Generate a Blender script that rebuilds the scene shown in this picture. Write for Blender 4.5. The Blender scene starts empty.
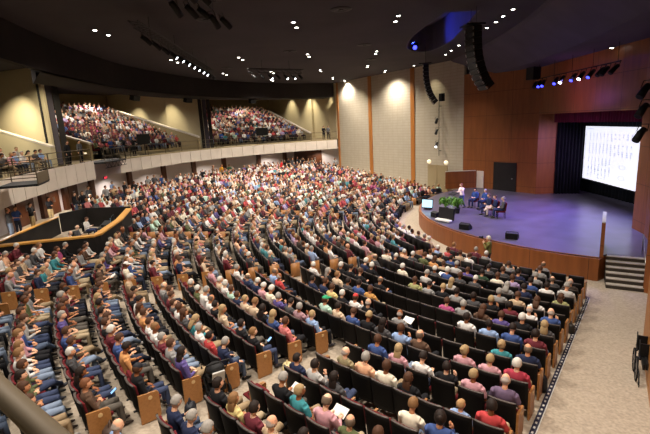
import bpy, bmesh, math, random
import numpy as np
from mathutils import Vector, Matrix
random.seed(7); rng = np.random.default_rng(7)
S = bpy.context.scene; COL = S.collection
# ------------------------------------------------------------------ camera, world, lights, exposure
F = 436.0
_p, _r = math.radians(12), math.radians(3.0)
_f = Vector((0, math.cos(_p), -math.sin(_p))); _R0 = Vector((1, 0, 0)); _U0 = _R0.cross(_f)
_R = _R0*math.cos(_r) - _U0*math.sin(_r); _U = _U0*math.cos(_r) + _R0*math.sin(_r)
cd = bpy.data.cameras.new('camera'); cam = bpy.data.objects.new('camera', cd); COL.objects.link(cam)
cd.sensor_width = 36; cd.lens = 36*F/650; cd.clip_start = .05; cd.clip_end = 300
cam.matrix_world = Matrix(((_R.x, _U.x, -_f.x, 0), (_R.y, _U.y, -_f.y, 0), (_R.z, _U.z, -_f.z, 0), (0, 0, 0, 1)))
S.camera = cam
S.view_settings.view_transform = 'Standard'; S.view_settings.look = 'None'
S.view_settings.gamma = 1; S.view_settings.use_curve_mapping = False
S.view_settings.exposure = 0.0
w = bpy.data.worlds.new('world'); S.world = w; w.use_nodes = True
w.node_tree.nodes['Background'].inputs[0].default_value = (.9, .85, .8, 1); w.node_tree.nodes['Background'].inputs[1].default_value = 0.02
S.cycles.use_denoising = True
S.cycles.max_bounces = 5; S.cycles.diffuse_bounces = 4; S.cycles.glossy_bounces = 2; S.cycles.sample_clamp_indirect = 4
CX, CY = 18.9, 27.7
def lamp(kind, name, loc, target, energy, col, size=.1, angle=120, blend=.8):
    l = bpy.data.lights.new(name, kind); l.energy = energy; l.color = col
    if kind == 'SPOT': l.spot_size = math.radians(angle); l.spot_blend = blend; l.shadow_soft_size = size
    elif kind == 'AREA': l.shape = 'DISK'; l.size = size
    else: l.shadow_soft_size = size
    o = bpy.data.objects.new(name, l); COL.objects.link(o); o.location = loc
    d = Vector(target) - Vector(loc)
    o.rotation_euler = d.to_track_quat('-Z', 'Y').to_euler(); o['kind'] = 'helper'
    return o
HOUSE = (1.0, .9, .79)
DL = [(-10.5,23.0),(-1.0,23.5),(4.1,23.3),(-5.5,33.4),(-.6,33.6),(4.4,33.9),(4.6,41.8),(.3,43.0),(1.7,50.9),(3.2,54.6),(6.9,46.5),(-4.2,42.6),
      (-10.5,12.5),(-1,13),(4.5,13),(-4.5,4),(2.5,4.5),(-10.2,33.0),(-8.5,42.0),(-5,49.5)]
for x, y in DL: lamp('SPOT', 'downlight_lamp', (x, y, 4.9), (x, y, -5), 3600, HOUSE, .25, 135)
EDGE_DL = [(10.35,36.8),(10.2,34.8),(10.1,32.6),(9.9,26.8),(9.85,25.3),(9.7,24.0),(9.6,22.6),(9.1,43.0)]
for x, y in EDGE_DL[::3]: lamp('SPOT', 'downlight_lamp', (x, y, 4.85), (x, y, -5), 900, HOUSE, .15, 100)
# wall washers above the far wall panels and in the balcony bays
def washer(x, y, z, tx, ty, tz, e=900): lamp('SPOT', 'wall_washer_lamp', (x, y, z), (tx, ty, tz), e, (1, .88, .62), .08, 75, .9)
washer(4.0, 51.7, 4.8, 4.75, 52.6, 0, 230); washer(7.0, 46.9, 4.8, 7.8, 47.6, 0, 230); washer(9.9, 42.0, 4.8, 10.8, 42.6, 0, 420)
washer(-21.5, 30.4, 4.6, -22.5, 32.8, 0, 2600); washer(-18.2, 29.2, 4.6, -21, 32.8, -1, 1300)
washer(-17.5, 50.6, 4.9, -18, 52.0, 0, 1500); washer(-22.5, 53.3, 4.9, -23.0, 54.8, 0, 1500)
washer(-2.2, 62.2, 4.9, -1.2, 63.2, 0, 1500); washer(.2, 58.4, 4.9, 1.2, 59.3, 0, 700); washer(-5, 66, 4.9, -4.2, 67.2, 0, 800)
for x, y in [(-20.5,39.5),(-24,43.5),(-19.5,46.5),(-25,50.5),(-13.5,56),(-10.5,62.5),(-6,59),(-18.6,27),(-17.2,22)]:
    lamp('SPOT', 'balcony_downlight_lamp', (x, y, 4.8), (x, y, -3), 1250, HOUSE, .2, 150)
for x, y in [(-16.9,22.5),(-17.4,27.5),(-18.3,31.5),(-18,38),(-16,43),(-12.5,49.5),(-6.5,55),(0,58)]:
    lamp('SPOT', 'underbalcony_lamp', (x, y, -3.4), (x, y, -8), 420, HOUSE, .12, 150)
# stage: blue and violet wash from the bar over the proscenium, plus two added fills, white key from the house bars
for x, y, c, e in [(15.4,31.4,(.45,.28,1),2600),(15.35,30.2,(.45,.28,1),2700),(15.2,28.0,(.25,.18,1),4000),(15.1,26.6,(.4,.2,1),3200),(15.2,29.2,(.7,.5,1),2500)]:
    lamp('SPOT', 'stage_wash_lamp', (x, y, 2.0), (x-3.0, y-1.5, -6.2), e, c, .1, 90)
lamp('SPOT', 'stage_wash_lamp', (15.2, 24.0, 2.0), (14.0, 22.5, -6.2), 3500, (.45, .55, 1), .1, 75)
lamp('SPOT', 'stage_wash_lamp', (16.9, 25.5, -1.3), (17.2, 33.5, -4.0), 1600, (.75, .4, .9), .1, 50)  # added violet lamp inside the opening to brighten the reveal, no fixture modelled
lamp('SPOT', 'stage_wash_lamp', (14.2, 28.0, .6), (16.5, 28.0, 1.4), 120, (.7, .2, .9), .3, 150)  # added purple fill on the header, not one of the bar fixtures
for x, y, e in [(-7.4, 24, 2500), (-7.6, 30, 2500), (-2.5, 35.8, 1800)]:
    lamp('SPOT', 'stage_key_lamp', (x, y, 3.6), (9.8, 28.4, -5.2), e, (1, .86, .8), .1, 24, .6)
lamp('SPOT', 'recess_lamp', (6.9, 33.2, 5.5), (8.2, 27, 6.0), 900, (.03, .06, 1), .12, 120)
# ------------------------------------------------------------------ materials
def rgb(h): return tuple(((int(h[i:i+2], 16)/255)**2.2) for i in (0, 2, 4)) + (1,)
M = {}
def mat(name, col, rough=.8, metal=0, emit=None, spec=.3):
    m = bpy.data.materials.new(name); m.use_nodes = True; b = m.node_tree.nodes['Principled BSDF']
    b.inputs['Base Color'].default_value = col; b.inputs['Roughness'].default_value = rough; b.inputs['Metallic'].default_value = metal
    b.inputs['Specular IOR Level'].default_value = spec
    if emit: b.inputs['Emission Color'].default_value = emit[0]; b.inputs['Emission Strength'].default_value = emit[1]
    M[name] = m; return m
def nd(m, t, **k):
    n = m.node_tree.nodes.new(t)
    for a, b in k.items(): setattr(n, a, b)
    return n
def lk(m, a, b): m.node_tree.links.new(a, b)
def noisy(name, c1, c2, scale, rough=.85, detail=3, stretch=None, bump=0, spec=.3, lo=.3, hi=.7):
    m = mat(name, c1, rough, spec=spec); b = m.node_tree.nodes['Principled BSDF']
    tc = nd(m, 'ShaderNodeTexCoord'); mp = nd(m, 'ShaderNodeMapping'); nz = nd(m, 'ShaderNodeTexNoise'); cr = nd(m, 'ShaderNodeValToRGB')
    if stretch: mp.inputs['Scale'].default_value = stretch
    nz.inputs['Scale'].default_value = scale; nz.inputs['Detail'].default_value = detail
    cr.color_ramp.elements[0].position = lo; cr.color_ramp.elements[1].position = hi
    cr.color_ramp.elements[0].color = c1; cr.color_ramp.elements[1].color = c2
    lk(m, tc.outputs['Object'], mp.inputs[0]); lk(m, mp.outputs[0], nz.inputs['Vector']); lk(m, nz.outputs[0], cr.inputs[0]); lk(m, cr.outputs[0], b.inputs['Base Color'])
    if bump:
        bp = nd(m, 'ShaderNodeBump'); bp.inputs['Strength'].default_value = bump; lk(m, nz.outputs[0], bp.inputs['Height']); lk(m, bp.outputs[0], b.inputs['Normal'])
    return m
noisy('carpet', rgb('8c8071'), rgb('a99c8a'), 14.0, .95, 5, bump=.1, lo=.3, hi=.7)
noisy('stage_floor', rgb('45424f'), rgb('565264'), .8, .3, 3, spec=.5)
noisy('ceiling_black', rgb('353134'), rgb('3d383b'), .35, .9, 4)
noisy('ceiling_slate', rgb('454047'), rgb('4d4850'), .6, .85, 4)
noisy('bulkhead_black', rgb('1f1b1a'), rgb('262120'), .5, .9, 3)
noisy('black_panel', rgb('1c1a19'), rgb('242120'), 2, .6, 3)
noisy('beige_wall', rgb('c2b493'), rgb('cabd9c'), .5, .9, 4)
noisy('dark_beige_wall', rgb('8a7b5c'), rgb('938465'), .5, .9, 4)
noisy('lilac_white', rgb('bdb5b6'), rgb('c8c0c0'), .6, .8, 3)
noisy('off_white', rgb('c9beb0'), rgb('d2c7b9'), 1.2, .8, 3)
noisy('dark_curtain', rgb('0c1018'), rgb('141a24'), 3.0, .95, 2, (4, 4, .2), bump=.6)
noisy('maroon_curtain', rgb('4a1424'), rgb('6a2036'), 4.0, .9, 2, (5, 5, .2), bump=.6)
def paneled(name, c1, c2, sx, sz, gap=(.1, .05, .03, 1), bw=1.2, bh=2.4, streak=True, rough=.45, ms=.012):
    # large veneer panels with thin joints, grain along the height
    m = noisy(name, c1, c2, 2.2, rough, 5, sx, spec=.4, lo=.25, hi=.75)
    b = m.node_tree.nodes['Principled BSDF']; cr = [n for n in m.node_tree.nodes if n.type == 'VALTORGB'][0]
    uv = nd(m, 'ShaderNodeUVMap'); br = nd(m, 'ShaderNodeTexBrick'); mx = nd(m, 'ShaderNodeMix', data_type='RGBA')
    br.offset = 0; br.inputs['Scale'].default_value = 1; br.inputs['Brick Width'].default_value = bw; br.inputs['Row Height'].default_value = bh
    br.inputs['Mortar Size'].default_value = ms; br.inputs['Mortar Smooth'].default_value = 0
    lk(m, uv.outputs[0], br.inputs[0]); lk(m, br.outputs['Fac'], mx.inputs['Factor']); lk(m, cr.outputs[0], mx.inputs['A']); mx.inputs['B'].default_value = gap
    lk(m, mx.outputs['Result'], b.inputs['Base Color']); return m
paneled('wood_panel', rgb('744422'), rgb('89522b'), (2, 2, .25), 0, rgb('4a2812'), 2.4, 1.9)
paneled('block_wall', rgb('9d9482'), rgb('a69d8b'), (1, 1, 1), 0, rgb('968d7a'), .8, .28, rough=.9, ms=.02)
noisy('honey_wood', rgb('8e5a2a'), rgb('a26a34'), 3, .4, 4, (3, 3, .3), spec=.4)
noisy('end_panel_wood', rgb('8d6038'), rgb('9f7042'), 6, .4, 4, (3, 3, .4), spec=.4)
noisy('booth_cap', rgb('b07f3a'), rgb('c4924a'), 3, .4, 4, (1, 1, 1), spec=.4)
mat('seat_shell', rgb('0f0c0b'), .65, spec=.18); mat('seat_rim_highlight', rgb('4c4541'), .5, spec=.3)  # rim grey carries the highlight of the seat tops in its colour
noisy('seat_maroon', rgb('4c1017'), rgb('641a20'), 30, .9, 2)
mat('black', rgb('101011'), .6); mat('dark_metal', rgb('222223'), .6, .3); mat('steel', rgb('b8b8b8'), .3, .9)
mat('rail_metal', rgb('5c5140'), .65, .1); mat('badge', rgb('c8a878'), .4); mat('white_paint', rgb('d8d8d6'), .6)
mat('lens_white', (1, 1, 1, 1), .5, emit=((1, .95, .85, 1), 14)); mat('lens_spot', (1, 1, 1, 1), .5, emit=((.9, .93, 1, 1), 10))
mat('lens_blue', (.1, .1, 1, 1), .5, emit=((.04, .05, 1, 1), 5)); mat('exit_red', (1, .1, .1, 1), .5, emit=((1, .05, .08, 1), 2))
mat('sign_body', rgb('5a4a70'), .6); mat('screen_white', (1, 1, 1, 1), .5, emit=((.86, .9, 1, 1), .98)); mat('screen_ink', rgb('8f9cc0'), .6, emit=((.35, .42, .62, 1), .55))
mat('screen_small', rgb('9fd0e0'), .5, emit=((.45, .75, .9, 1), .9)); mat('paper', rgb('e6e2da'), .8); mat('phone_glow', rgb('6fa0e0'), .4, emit=((.3, .55, 1, 1), .8))
mat('acrylic', rgb('cfe0e6'), .1); M['acrylic'].node_tree.nodes['Principled BSDF'].inputs['Transmission Weight'].default_value = .8
mat('leaf', rgb('4f7a2c'), .6); mat('soil', rgb('2a2018'), .9); mat('pot', rgb('222222'), .6); mat('sconce', (1, .9, .7, 1), .5, emit=((1, .8, .5, 1), .8))
mat('strip_blue', rgb('262738'), .6); mat('strip_white', rgb('b8b6b0'), .5); mat('tyre', rgb('151515'), .9); mat('step_edge', rgb('a89f92'), .7); mat('riser_dark', rgb('3a342e'), .8)
mat('eye', rgb('1a120e'), .3); mat('amber', rgb('c8862e'), .5)
def objcol(name, rough=.85, pattern=False):
    m = mat(name, (1, 1, 1, 1), rough); b = m.node_tree.nodes['Principled BSDF']; oi = nd(m, 'ShaderNodeObjectInfo')
    if pattern:
        tc = nd(m, 'ShaderNodeTexCoord'); nz = nd(m, 'ShaderNodeTexNoise'); nz.inputs['Scale'].default_value = 14; nz.inputs['Detail'].default_value = 3
        mr = nd(m, 'ShaderNodeMapRange'); mr.inputs['To Min'].default_value = .78; mr.inputs['To Max'].default_value = 1.2
        vm = nd(m, 'ShaderNodeVectorMath', operation='SCALE')
        lk(m, tc.outputs['Object'], nz.inputs['Vector']); lk(m, nz.outputs[0], mr.inputs[0]); lk(m, oi.outputs['Color'], vm.inputs[0]); lk(m, mr.outputs[0], vm.inputs['Scale']); lk(m, vm.outputs[0], b.inputs['Base Color'])
    else: lk(m, oi.outputs['Color'], b.inputs['Base Color'])
    return m
objcol('skin', .6); objcol('cloth', .9, True); objcol('hair', .7, True); objcol('leather', .5)
cm = mat('crowd', (1, 1, 1, 1), .85); at_ = nd(cm, 'ShaderNodeAttribute', attribute_name='Col'); lk(cm, at_.outputs['Color'], cm.node_tree.nodes['Principled BSDF'].inputs['Base Color'])
# ------------------------------------------------------------------ helpers
def tag(o, label=None, cat=None, group=None, kind=None):
    if label: o['label'] = label
    if cat: o['category'] = cat
    if group: o['group'] = group
    if kind: o['kind'] = kind
    return o
def empty(name, loc=(0, 0, 0), rz=0, parent=None):
    o = bpy.data.objects.new(name, None); COL.objects.link(o); o.location = loc; o.rotation_euler = (0, 0, rz); o.empty_display_size = .1
    if parent: o.parent = parent
    return o
class MB:
    def __init__(s): s.v = []; s.f = []; s.mi = []; s.uv = []
    def add(s, v, f, mi=0, uv=None):
        n = len(s.v); s.v += [tuple(p) for p in v]
        for j, q in enumerate(f): s.f.append([n+i for i in q]); s.mi.append(mi); s.uv.append(uv[j] if uv else None)
        return s
    def box(s, c, d, rz=0, mi=0, tilt=0):
        a, b = math.cos(rz), math.sin(rz); P = []
        for x in (-.5, .5):
            for y in (-.5, .5):
                for z in (-.5, .5):
                    X, Y, Z = x*d[0], y*d[1], z*d[2]
                    if tilt: X, Z = X*math.cos(tilt)+Z*math.sin(tilt), -X*math.sin(tilt)+Z*math.cos(tilt)
                    P.append((c[0]+X*a-Y*b, c[1]+X*b+Y*a, c[2]+Z))
        return s.add(P, [(0, 1, 3, 2), (4, 6, 7, 5), (0, 4, 5, 1), (2, 3, 7, 6), (0, 2, 6, 4), (1, 5, 7, 3)], mi)
    def tube(s, pts, r, n=8, mi=0, cap=True):
        pts = [Vector(p) for p in pts]; m = len(pts); rs = r if isinstance(r, (list, tuple)) else [r]*m; V = []; Fc = []
        up = None
        for i, p in enumerate(pts):
            t = (pts[min(i+1, m-1)]-pts[max(i-1, 0)])
            if t.length < 1e-9: t = Vector((0, 0, 1))
            t.normalize()
            if up is None: up = Vector((0, 0, 1)) if abs(t.z) < .9 else Vector((1, 0, 0))
            a = t.cross(up).normalized(); b = a.cross(t).normalized(); up = b
            rr = rs[i]; ra, rb = rr if isinstance(rr, tuple) else (rr, rr)
            for k in range(n):
                q = 2*math.pi*k/n; V.append(p + a*ra*math.cos(q) + b*rb*math.sin(q))
        for i in range(m-1):
            for k in range(n): Fc.append((i*n+k, i*n+(k+1) % n, (i+1)*n+(k+1) % n, (i+1)*n+k))
        if cap: Fc.append(tuple(range(n))[::-1]); Fc.append(tuple((m-1)*n+k for k in range(n)))
        return s.add(V, Fc, mi)
    def lathe(s, prof, c=(0, 0, 0), n=20, mi=0):
        V = []; Fc = []
        for r, z in prof:
            for k in range(n): q = 2*math.pi*k/n; V.append((c[0]+r*math.cos(q), c[1]+r*math.sin(q), c[2]+z))
        for i in range(len(prof)-1):
            for k in range(n): Fc.append((i*n+k, i*n+(k+1) % n, (i+1)*n+(k+1) % n, (i+1)*n+k))
        Fc.append(tuple(range(n))[::-1]); Fc.append(tuple((len(prof)-1)*n+k for k in range(n)))
        return s.add(V, Fc, mi)
    def ell(s, c, r, n=12, m=8, mi=0, fn=None):
        V = []; Fc = []
        for i in range(m+1):
            th = math.pi*i/m
            for k in range(n):
                q = 2*math.pi*k/n; d = (math.sin(th)*math.cos(q), math.sin(th)*math.sin(q), math.cos(th))
                g = fn(d) if fn else 1; V.append((c[0]+r[0]*d[0]*g, c[1]+r[1]*d[1]*g, c[2]+r[2]*d[2]*g))
        for i in range(m):
            for k in range(n): Fc.append((i*n+k, (i+1)*n+k, (i+1)*n+(k+1) % n, i*n+(k+1) % n))
        return s.add(V, Fc, mi)
    def prism(s, poly, z0, z1, mi=0):
        n = len(poly); z0 = z0 if callable(z0) else (lambda x, y, z=z0: z); z1 = z1 if callable(z1) else (lambda x, y, z=z1: z)
        V = [(x, y, z0(x, y)) for x, y in poly] + [(x, y, z1(x, y)) for x, y in poly]
        ar = sum(poly[i-1][0]*poly[i][1]-poly[i][0]*poly[i-1][1] for i in range(n))
        Fc = [tuple(range(n))[::-1], tuple(range(n, 2*n))] + [(i, (i+1) % n, n+(i+1) % n, n+i) for i in range(n)]
        if ar < 0: Fc = [q[::-1] for q in Fc]
        return s.add(V, Fc, mi)
    def wall(s, path, z0, z1, t=.2, mi=0, side=1):
        # a vertical wall of thickness t along a path; z0, z1 constants or lists per point; UV in metres
        P = [Vector((p[0], p[1], 0)) for p in path]; n = len(P); N = []
        Z0 = z0 if isinstance(z0, list) else [z0]*n; Z1 = z1 if isinstance(z1, list) else [z1]*n
        for i in range(n):
            d = (P[min(i+1, n-1)]-P[max(i-1, 0)]).normalized(); N.append(Vector((-d.y, d.x, 0))*t*side)
        L = [0]
        for i in range(1, n): L.append(L[-1]+(P[i]-P[i-1]).length)
        for i in range(n-1):
            a, b = P[i], P[i+1]; c, d = a+N[i], b+N[i+1]
            V = [(a.x, a.y, Z0[i]), (b.x, b.y, Z0[i+1]), (b.x, b.y, Z1[i+1]), (a.x, a.y, Z1[i]), (c.x, c.y, Z0[i]), (d.x, d.y, Z0[i+1]), (d.x, d.y, Z1[i+1]), (c.x, c.y, Z1[i])]
            q = [(L[i], Z0[i]), (L[i+1], Z0[i+1]), (L[i+1], Z1[i+1]), (L[i], Z1[i])]; e = [(0, Z0[i]), (t, Z0[i]), (t, Z1[i]), (0, Z1[i])]
            Fc = [(0, 1, 2, 3), (5, 4, 7, 6), (3, 2, 6, 7), (4, 5, 1, 0)]; uv = [q, [q[1], q[0], q[3], q[2]], q, q]
            if i == 0: Fc.append((4, 0, 3, 7)); uv.append(e)
            if i == n-2: Fc.append((1, 5, 6, 2)); uv.append(e)
            if side < 0: Fc = [x[::-1] for x in Fc]; uv = [x[::-1] for x in uv]
            s.add(V, Fc, mi, uv)
        return s
    def build(s, name, mats, parent=None, smooth=False, loc=None, rz=0):
        me = bpy.data.meshes.new(name); me.from_pydata(s.v, [], s.f)
        for m in (mats if isinstance(mats, (list, tuple)) else [mats]): me.materials.append(M[m] if isinstance(m, str) else m)
        if any(s.mi): me.polygons.foreach_set('material_index', s.mi)
        if any(u for u in s.uv):
            ul = me.uv_layers.new(name='UVMap'); j = 0
            for q, u in zip(s.f, s.uv):
                for k in range(len(q)):
                    if u: ul.data[j].uv = u[k]
                    j += 1
        if smooth: me.polygons.foreach_set('use_smooth', [True]*len(me.polygons))
        me.update()
        o = bpy.data.objects.new(name, me); COL.objects.link(o)
        if loc is not None: o.location = loc; o.rotation_euler = (0, 0, rz)
        if parent: o.parent = parent
        return o
def bevel(o, w=.01, seg=2):
    m = o.modifiers.new('b', 'BEVEL'); m.width = w; m.segments = seg; m.limit_method = 'ANGLE'; return o
def struct(o): o['kind'] = 'structure'; return o
def copy_tree(o, parent=None):
    c = o.copy(); COL.objects.link(c)
    if parent: c.parent = parent
    for ch in KIDS.get(o.name, []): copy_tree(ch, c)
    return c
KIDS = {}
def fix_kids():
    KIDS.clear()
    for o in COL.objects:
        if o.parent: KIDS.setdefault(o.parent.name, []).append(o)
def floor_z(x, y): return -7.25 + .08*max(0.0, math.hypot(x-CX, y-CY)-15.0)
ORD = 'first second third fourth fifth sixth seventh eighth ninth tenth eleventh twelfth thirteenth fourteenth fifteenth sixteenth seventeenth eighteenth nineteenth twentieth twenty-first twenty-second twenty-third twenty-fourth twenty-fifth twenty-sixth twenty-seventh twenty-eighth twenty-ninth thirtieth'.split()
ORD += ['thirty-'+x for x in ORD[:9]] + ['fortieth'] + ['forty-'+x for x in ORD[:9]] + ['fiftieth']
def smooth_path(P, n=6):
    out = []
    for i in range(len(P)-1):
        p0 = P[max(i-1, 0)]; p1 = P[i]; p2 = P[i+1]; p3 = P[min(i+2, len(P)-1)]
        for k in range(n):
            t = k/n; out.append(tuple(.5*((2*p1[j])+(-p0[j]+p2[j])*t+(2*p0[j]-5*p1[j]+4*p2[j]-p3[j])*t*t+(-p0[j]+3*p1[j]-3*p2[j]+p3[j])*t**3) for j in range(len(p1))))
    out.append(tuple(P[-1])); return out
def offset(P, d):
    out = []
    for i in range(len(P)):
        a = Vector(P[max(i-1, 0)][:2]); b = Vector(P[min(i+1, len(P)-1)][:2]); t = (b-a).normalized(); out.append((P[i][0]-t.y*d, P[i][1]+t.x*d))
    return out
def lerp(a, b, t): return tuple(a[i]+(b[i]-a[i])*t for i in range(len(a)))
# ------------------------------------------------------------------ room shell
# floor: fan-shaped rake around the stage
V = []; Fc = []; NR, NA = 30, 60
for i in range(NR+1):
    r = 4 + i*1.6
    for j in range(NA+1):
        a = math.radians(92 + j*2.75); x, y = CX+r*math.cos(a), CY+r*math.sin(a); V.append((x, y, floor_z(x, y)))
for i in range(NR):
    for j in range(NA): a = i*(NA+1)+j; Fc.append((a, a+1, a+NA+2, a+NA+1))
struct(MB().add(V, Fc).build('floor', 'carpet', smooth=True))
# stage
arc = [(18.92+12.38*math.cos(math.radians(a)), 27.88+12.38*math.sin(math.radians(a))) for a in range(234, 112, -3)]
stage_poly = [(22.5, 17.0), (13.42, 17.5), (12.2, 18.2)] + arc + [(22.5, 39.5)]
mb = MB(); n = len(stage_poly)
mb.prism(stage_poly, -6.26, -6.2, 0); struct(mb.build('floor_stage', 'stage_floor'))
struct(MB().wall([(13.42, 17.5), (12.2, 18.2)] + arc, -7.45, -6.26, .1, side=1).build('wall_stage_front', 'wood_panel'))
struct(MB().wall([(p[0]-.0, p[1]) for p in [arc[0]]+arc], -6.255, -6.19, .035, side=-1).build('trim_stage_nosing', 'honey_wood'))
for a, hh, ww in [(171.5, .55, .62), (177, .4, .16), (222.5, .28, .2)]:
    t = math.radians(a); o = MB().box((0, 0, 0), (.05, ww, hh)).build('floor_pocket_vent', 'black', loc=(18.92+12.42*math.cos(t), 27.88+12.42*math.sin(t), -6.72), rz=t)
    tag(o, {171.5: 'large black grille set in the curved stage front below the monitor', 177: 'narrow black plate on the stage front beside the large grille', 222.5: 'small black vent on the stage front behind the front row'}[a], 'vent')
# stage stairs
o0, wv, dv = Vector((11.5, 17.0, 0)), Vector((.867, -.5, 0)), Vector((.5, .867, 0))
mb = MB(); rz = math.atan2(wv.y, wv.x)
for i in range(6):
    c = o0 + wv*.75 + dv*(.12+.24*i) ; z1 = -7.25+.175*(i+1)
    mb.box((c.x+dv.x*.3, c.y+dv.y*.3, (z1-7.4)/2-.02), (1.5, .84, z1+7.4-.04), rz, 1)
    mb.box((c.x+dv.x*.02, c.y+dv.y*.02, z1-.02), (1.5, .28, .04), rz, 0)
struct(mb.build('floor_stage_steps', ['step_edge', 'riser_dark']))
hr = empty('handrail', (12.95, 16.95, -6.2)); tag(hr, 'slim steel handrail beside the stage steps', 'handrail')
MB().tube([(-.25, -.45, -.6), (-.25, -.45, .05), (.45, .75, .95), (.45, .75, .05)], .022, 10).build('rail', 'steel', hr, True)
# wood cheek walls on the stage
def cheek(a, b, h, nm):
    o = MB().wall([a, b], -6.22, -6.2+h, .14).build(nm, 'wood_panel'); struct(o)
    c = MB().wall([a, b], -6.2+h, -6.15+h, .14).build(nm+'_cap', 'strip_white'); c['kind'] = 'structure'
cheek((11.85, 17.85), (13.1, 19.75), 1.5, 'trim_cheek_wall_near')
cheek((10.9, 38.6), (13.5, 38.3), 1.5, 'trim_cheek_wall_far')
# far side wall with honey wood strips
A0, B0 = (12.8, 39.7), (2.2, 57.1)
struct(MB().wall([A0, B0], -7.6, 5.2, .3, side=-1).build('wall_far', 'block_wall'))
def on_far(t, d=0):
    x, y = lerp(A0, B0, t); return (x-.855*d, y-.52*d)
for t, w_ in [(.318, .55), (.66, .55), (.985, .35)]:
    a = on_far(t-w_/40, .07); b = on_far(t+w_/40, .07)
    struct(MB().wall([a, b], -7.6, 5.1, .2, side=-1).build('trim_wood_strip', 'honey_wood'))
# vertical conduit pole with three small lights on far wall
cx_, cy_ = on_far(.13, .3)
t = empty('light_pole', (cx_, cy_, -3.5)); tag(t, 'thin vertical lighting pole on the beige wall beside the stage', 'pole')
MB().tube([(0, 0, 0), (0, 0, 5.2)], .03, 8).build('pole', 'dark_metal', t)
for z in (.5, 2.6, 4.6): MB().box((.12, .08, z), (.3, .05, .05), .5).build('bracket', 'dark_metal', t)
# stage house walls
struct(MB().wall([(12.8, 39.7), (16.6, 33.7)], -7.3, 3.6, .3, side=1).build('wall_stage_far_wing', 'wood_panel'))
struct(MB().wall([(16.6, 33.7), (18.1, 33.5)], -7.3, .6, .3, side=1).build('wall_proscenium_far_reveal', 'wood_panel'))
struct(MB().wall([(16.6, 33.7), (16.2, 22.3)], -.1, 3.6, .5, side=1).build('wall_proscenium_header', 'wood_panel'))
struct(MB().wall([(17.6, 22.2), (16.2, 22.3), (15.9, 21.0), (13.9, 17.4), (12.6, 16.4)], -7.3, 3.6, .3, side=1).build('wall_stage_near_wing', 'wood_panel'))
struct(MB().wall([(10.9, 10.6), (9.15, 11.7), (6.9, 8.35), (3.2, 2.4)], -7.4, 5.2, .3, side=1).build('wall_near_side', 'honey_wood'))
struct(MB().wall([(12.6, 16.4), (13.4, 14.2), (10.9, 10.6)], -7.4, 5.2, .3, side=1).build('wall_near_recess', 'wood_panel'))
# stage house back
struct(MB().wall([(18.2, 33.4), (22.2, 38), (22.2, 18), (17.6, 22.0)], -6.2, 3.0, .2, side=1).build('wall_stage_back', 'dark_curtain'))
def curtain(name, a, b, z0, z1, mt, waves, label, amp=.09):
    a = Vector(a); b = Vector(b); L = (b-a).length; d = (b-a)/L; nn = Vector((-d.y, d.x)); P = []
    N = waves*6
    for i in range(N+1):
        p = a+d*L*i/N + nn*amp*math.sin(2*math.pi*i/6); P.append((p.x, p.y))
    o = MB().wall(P, z0, z1, .02).build(name, mt, smooth=True); tag(o, label, 'curtain'); return o
curtain('stage_curtain', (20.6, 36), (20.3, 19), -6.2, 2.2, 'dark_curtain', 45, 'dark blue black curtain hanging behind the projection screen')
curtain('valance', (17.6, 33.4), (17.3, 22.4), -.75, .6, 'maroon_curtain', 40, 'maroon pleated valance across the top of the stage opening', .05)
curtain('leg_curtain', (17.9, 33.4), (19.6, 32.9), -6.2, .4, 'dark_curtain', 8, 'dark leg curtain just inside the far edge of the stage opening')
# projection screen
sc = empty('projection_screen', (19.76, 32.95, -4.98)); tag(sc, 'large bright projection screen above the stage showing rows of small marks', 'screen')
sx, sy = -.11, -1.0; L_ = 7.2; H_ = 3.85
def sp(u, v, d=0): return (sx*u-d, sy*u+d*.11, v)
mb = MB(); mb.add([sp(0, 0), sp(L_, 0), sp(L_, H_), sp(0, H_), sp(0, 0, -.05), sp(L_, 0, -.05), sp(L_, H_, -.05), sp(0, H_, -.05)], [(0, 1, 2, 3), (7, 6, 5, 4), (0, 4, 5, 1), (2, 6, 7, 3), (1, 5, 6, 2), (0, 3, 7, 4)])
mb.build('screen_surface', 'screen_white', sc)
mb = MB()
for e in ((-.06, 0, -.06, H_+.06), (L_, L_+.06, -.06, H_+.06)):
    pass
for (u0, u1, v0, v1) in ((-.07, 0, -.07, H_+.07), (L_, L_+.07, -.07, H_+.07), (0, L_, -.07, 0), (0, L_, H_, H_+.07)):
    P = [sp(u0, v0, .02), sp(u1, v0, .02), sp(u1, v1, .02), sp(u0, v1, .02), sp(u0, v0, -.06), sp(u1, v0, -.06), sp(u1, v1, -.06), sp(u0, v1, -.06)]
    mb.add(P, [(0, 1, 2, 3), (7, 6, 5, 4), (0, 4, 5, 1), (2, 6, 7, 3), (1, 5, 6, 2), (0, 3, 7, 4)])
mb.build('screen_frame', 'black', sc)
mb = MB(); rr = random.Random(3)
def mark(u, v, w, h):
    mb.add([sp(u, v, .012), sp(u+w, v, .012), sp(u+w, v+h, .012), sp(u, v+h, .012), sp(u, v, .004), sp(u+w, v, .004), sp(u+w, v+h, .004), sp(u, v+h, .004)], [(0, 1, 2, 3), (7, 6, 5, 4), (0, 4, 5, 1), (2, 6, 7, 3), (1, 5, 6, 2), (0, 3, 7, 4)])
for q in range(9): mark(.3+q*.1, 3.66, .06, .05)
for v0, ncol, nrow in ((3.15, 12, 3), (2.45, 12, 5), (1.45, 7, 6), (.75, 7, 5)):
    mark(.12, v0+.05, .1, .09)
    for c in range(ncol):
        u = .75+c*.47
        for k in range(nrow):
            if rr.random() < .8: mark(u+rr.uniform(-.03, .03), v0-k*.13, rr.uniform(.08, .2), .06)
        mark(u+.02, v0+.12, .08, .1)
for v0 in (1.25, .55):
    for q in range(10): a = 2*math.pi*q/10; mark(5.1+.35*math.cos(a), v0+.13*math.sin(a), .07, .05)
mb.build('slide_print', 'screen_ink', sc)
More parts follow.
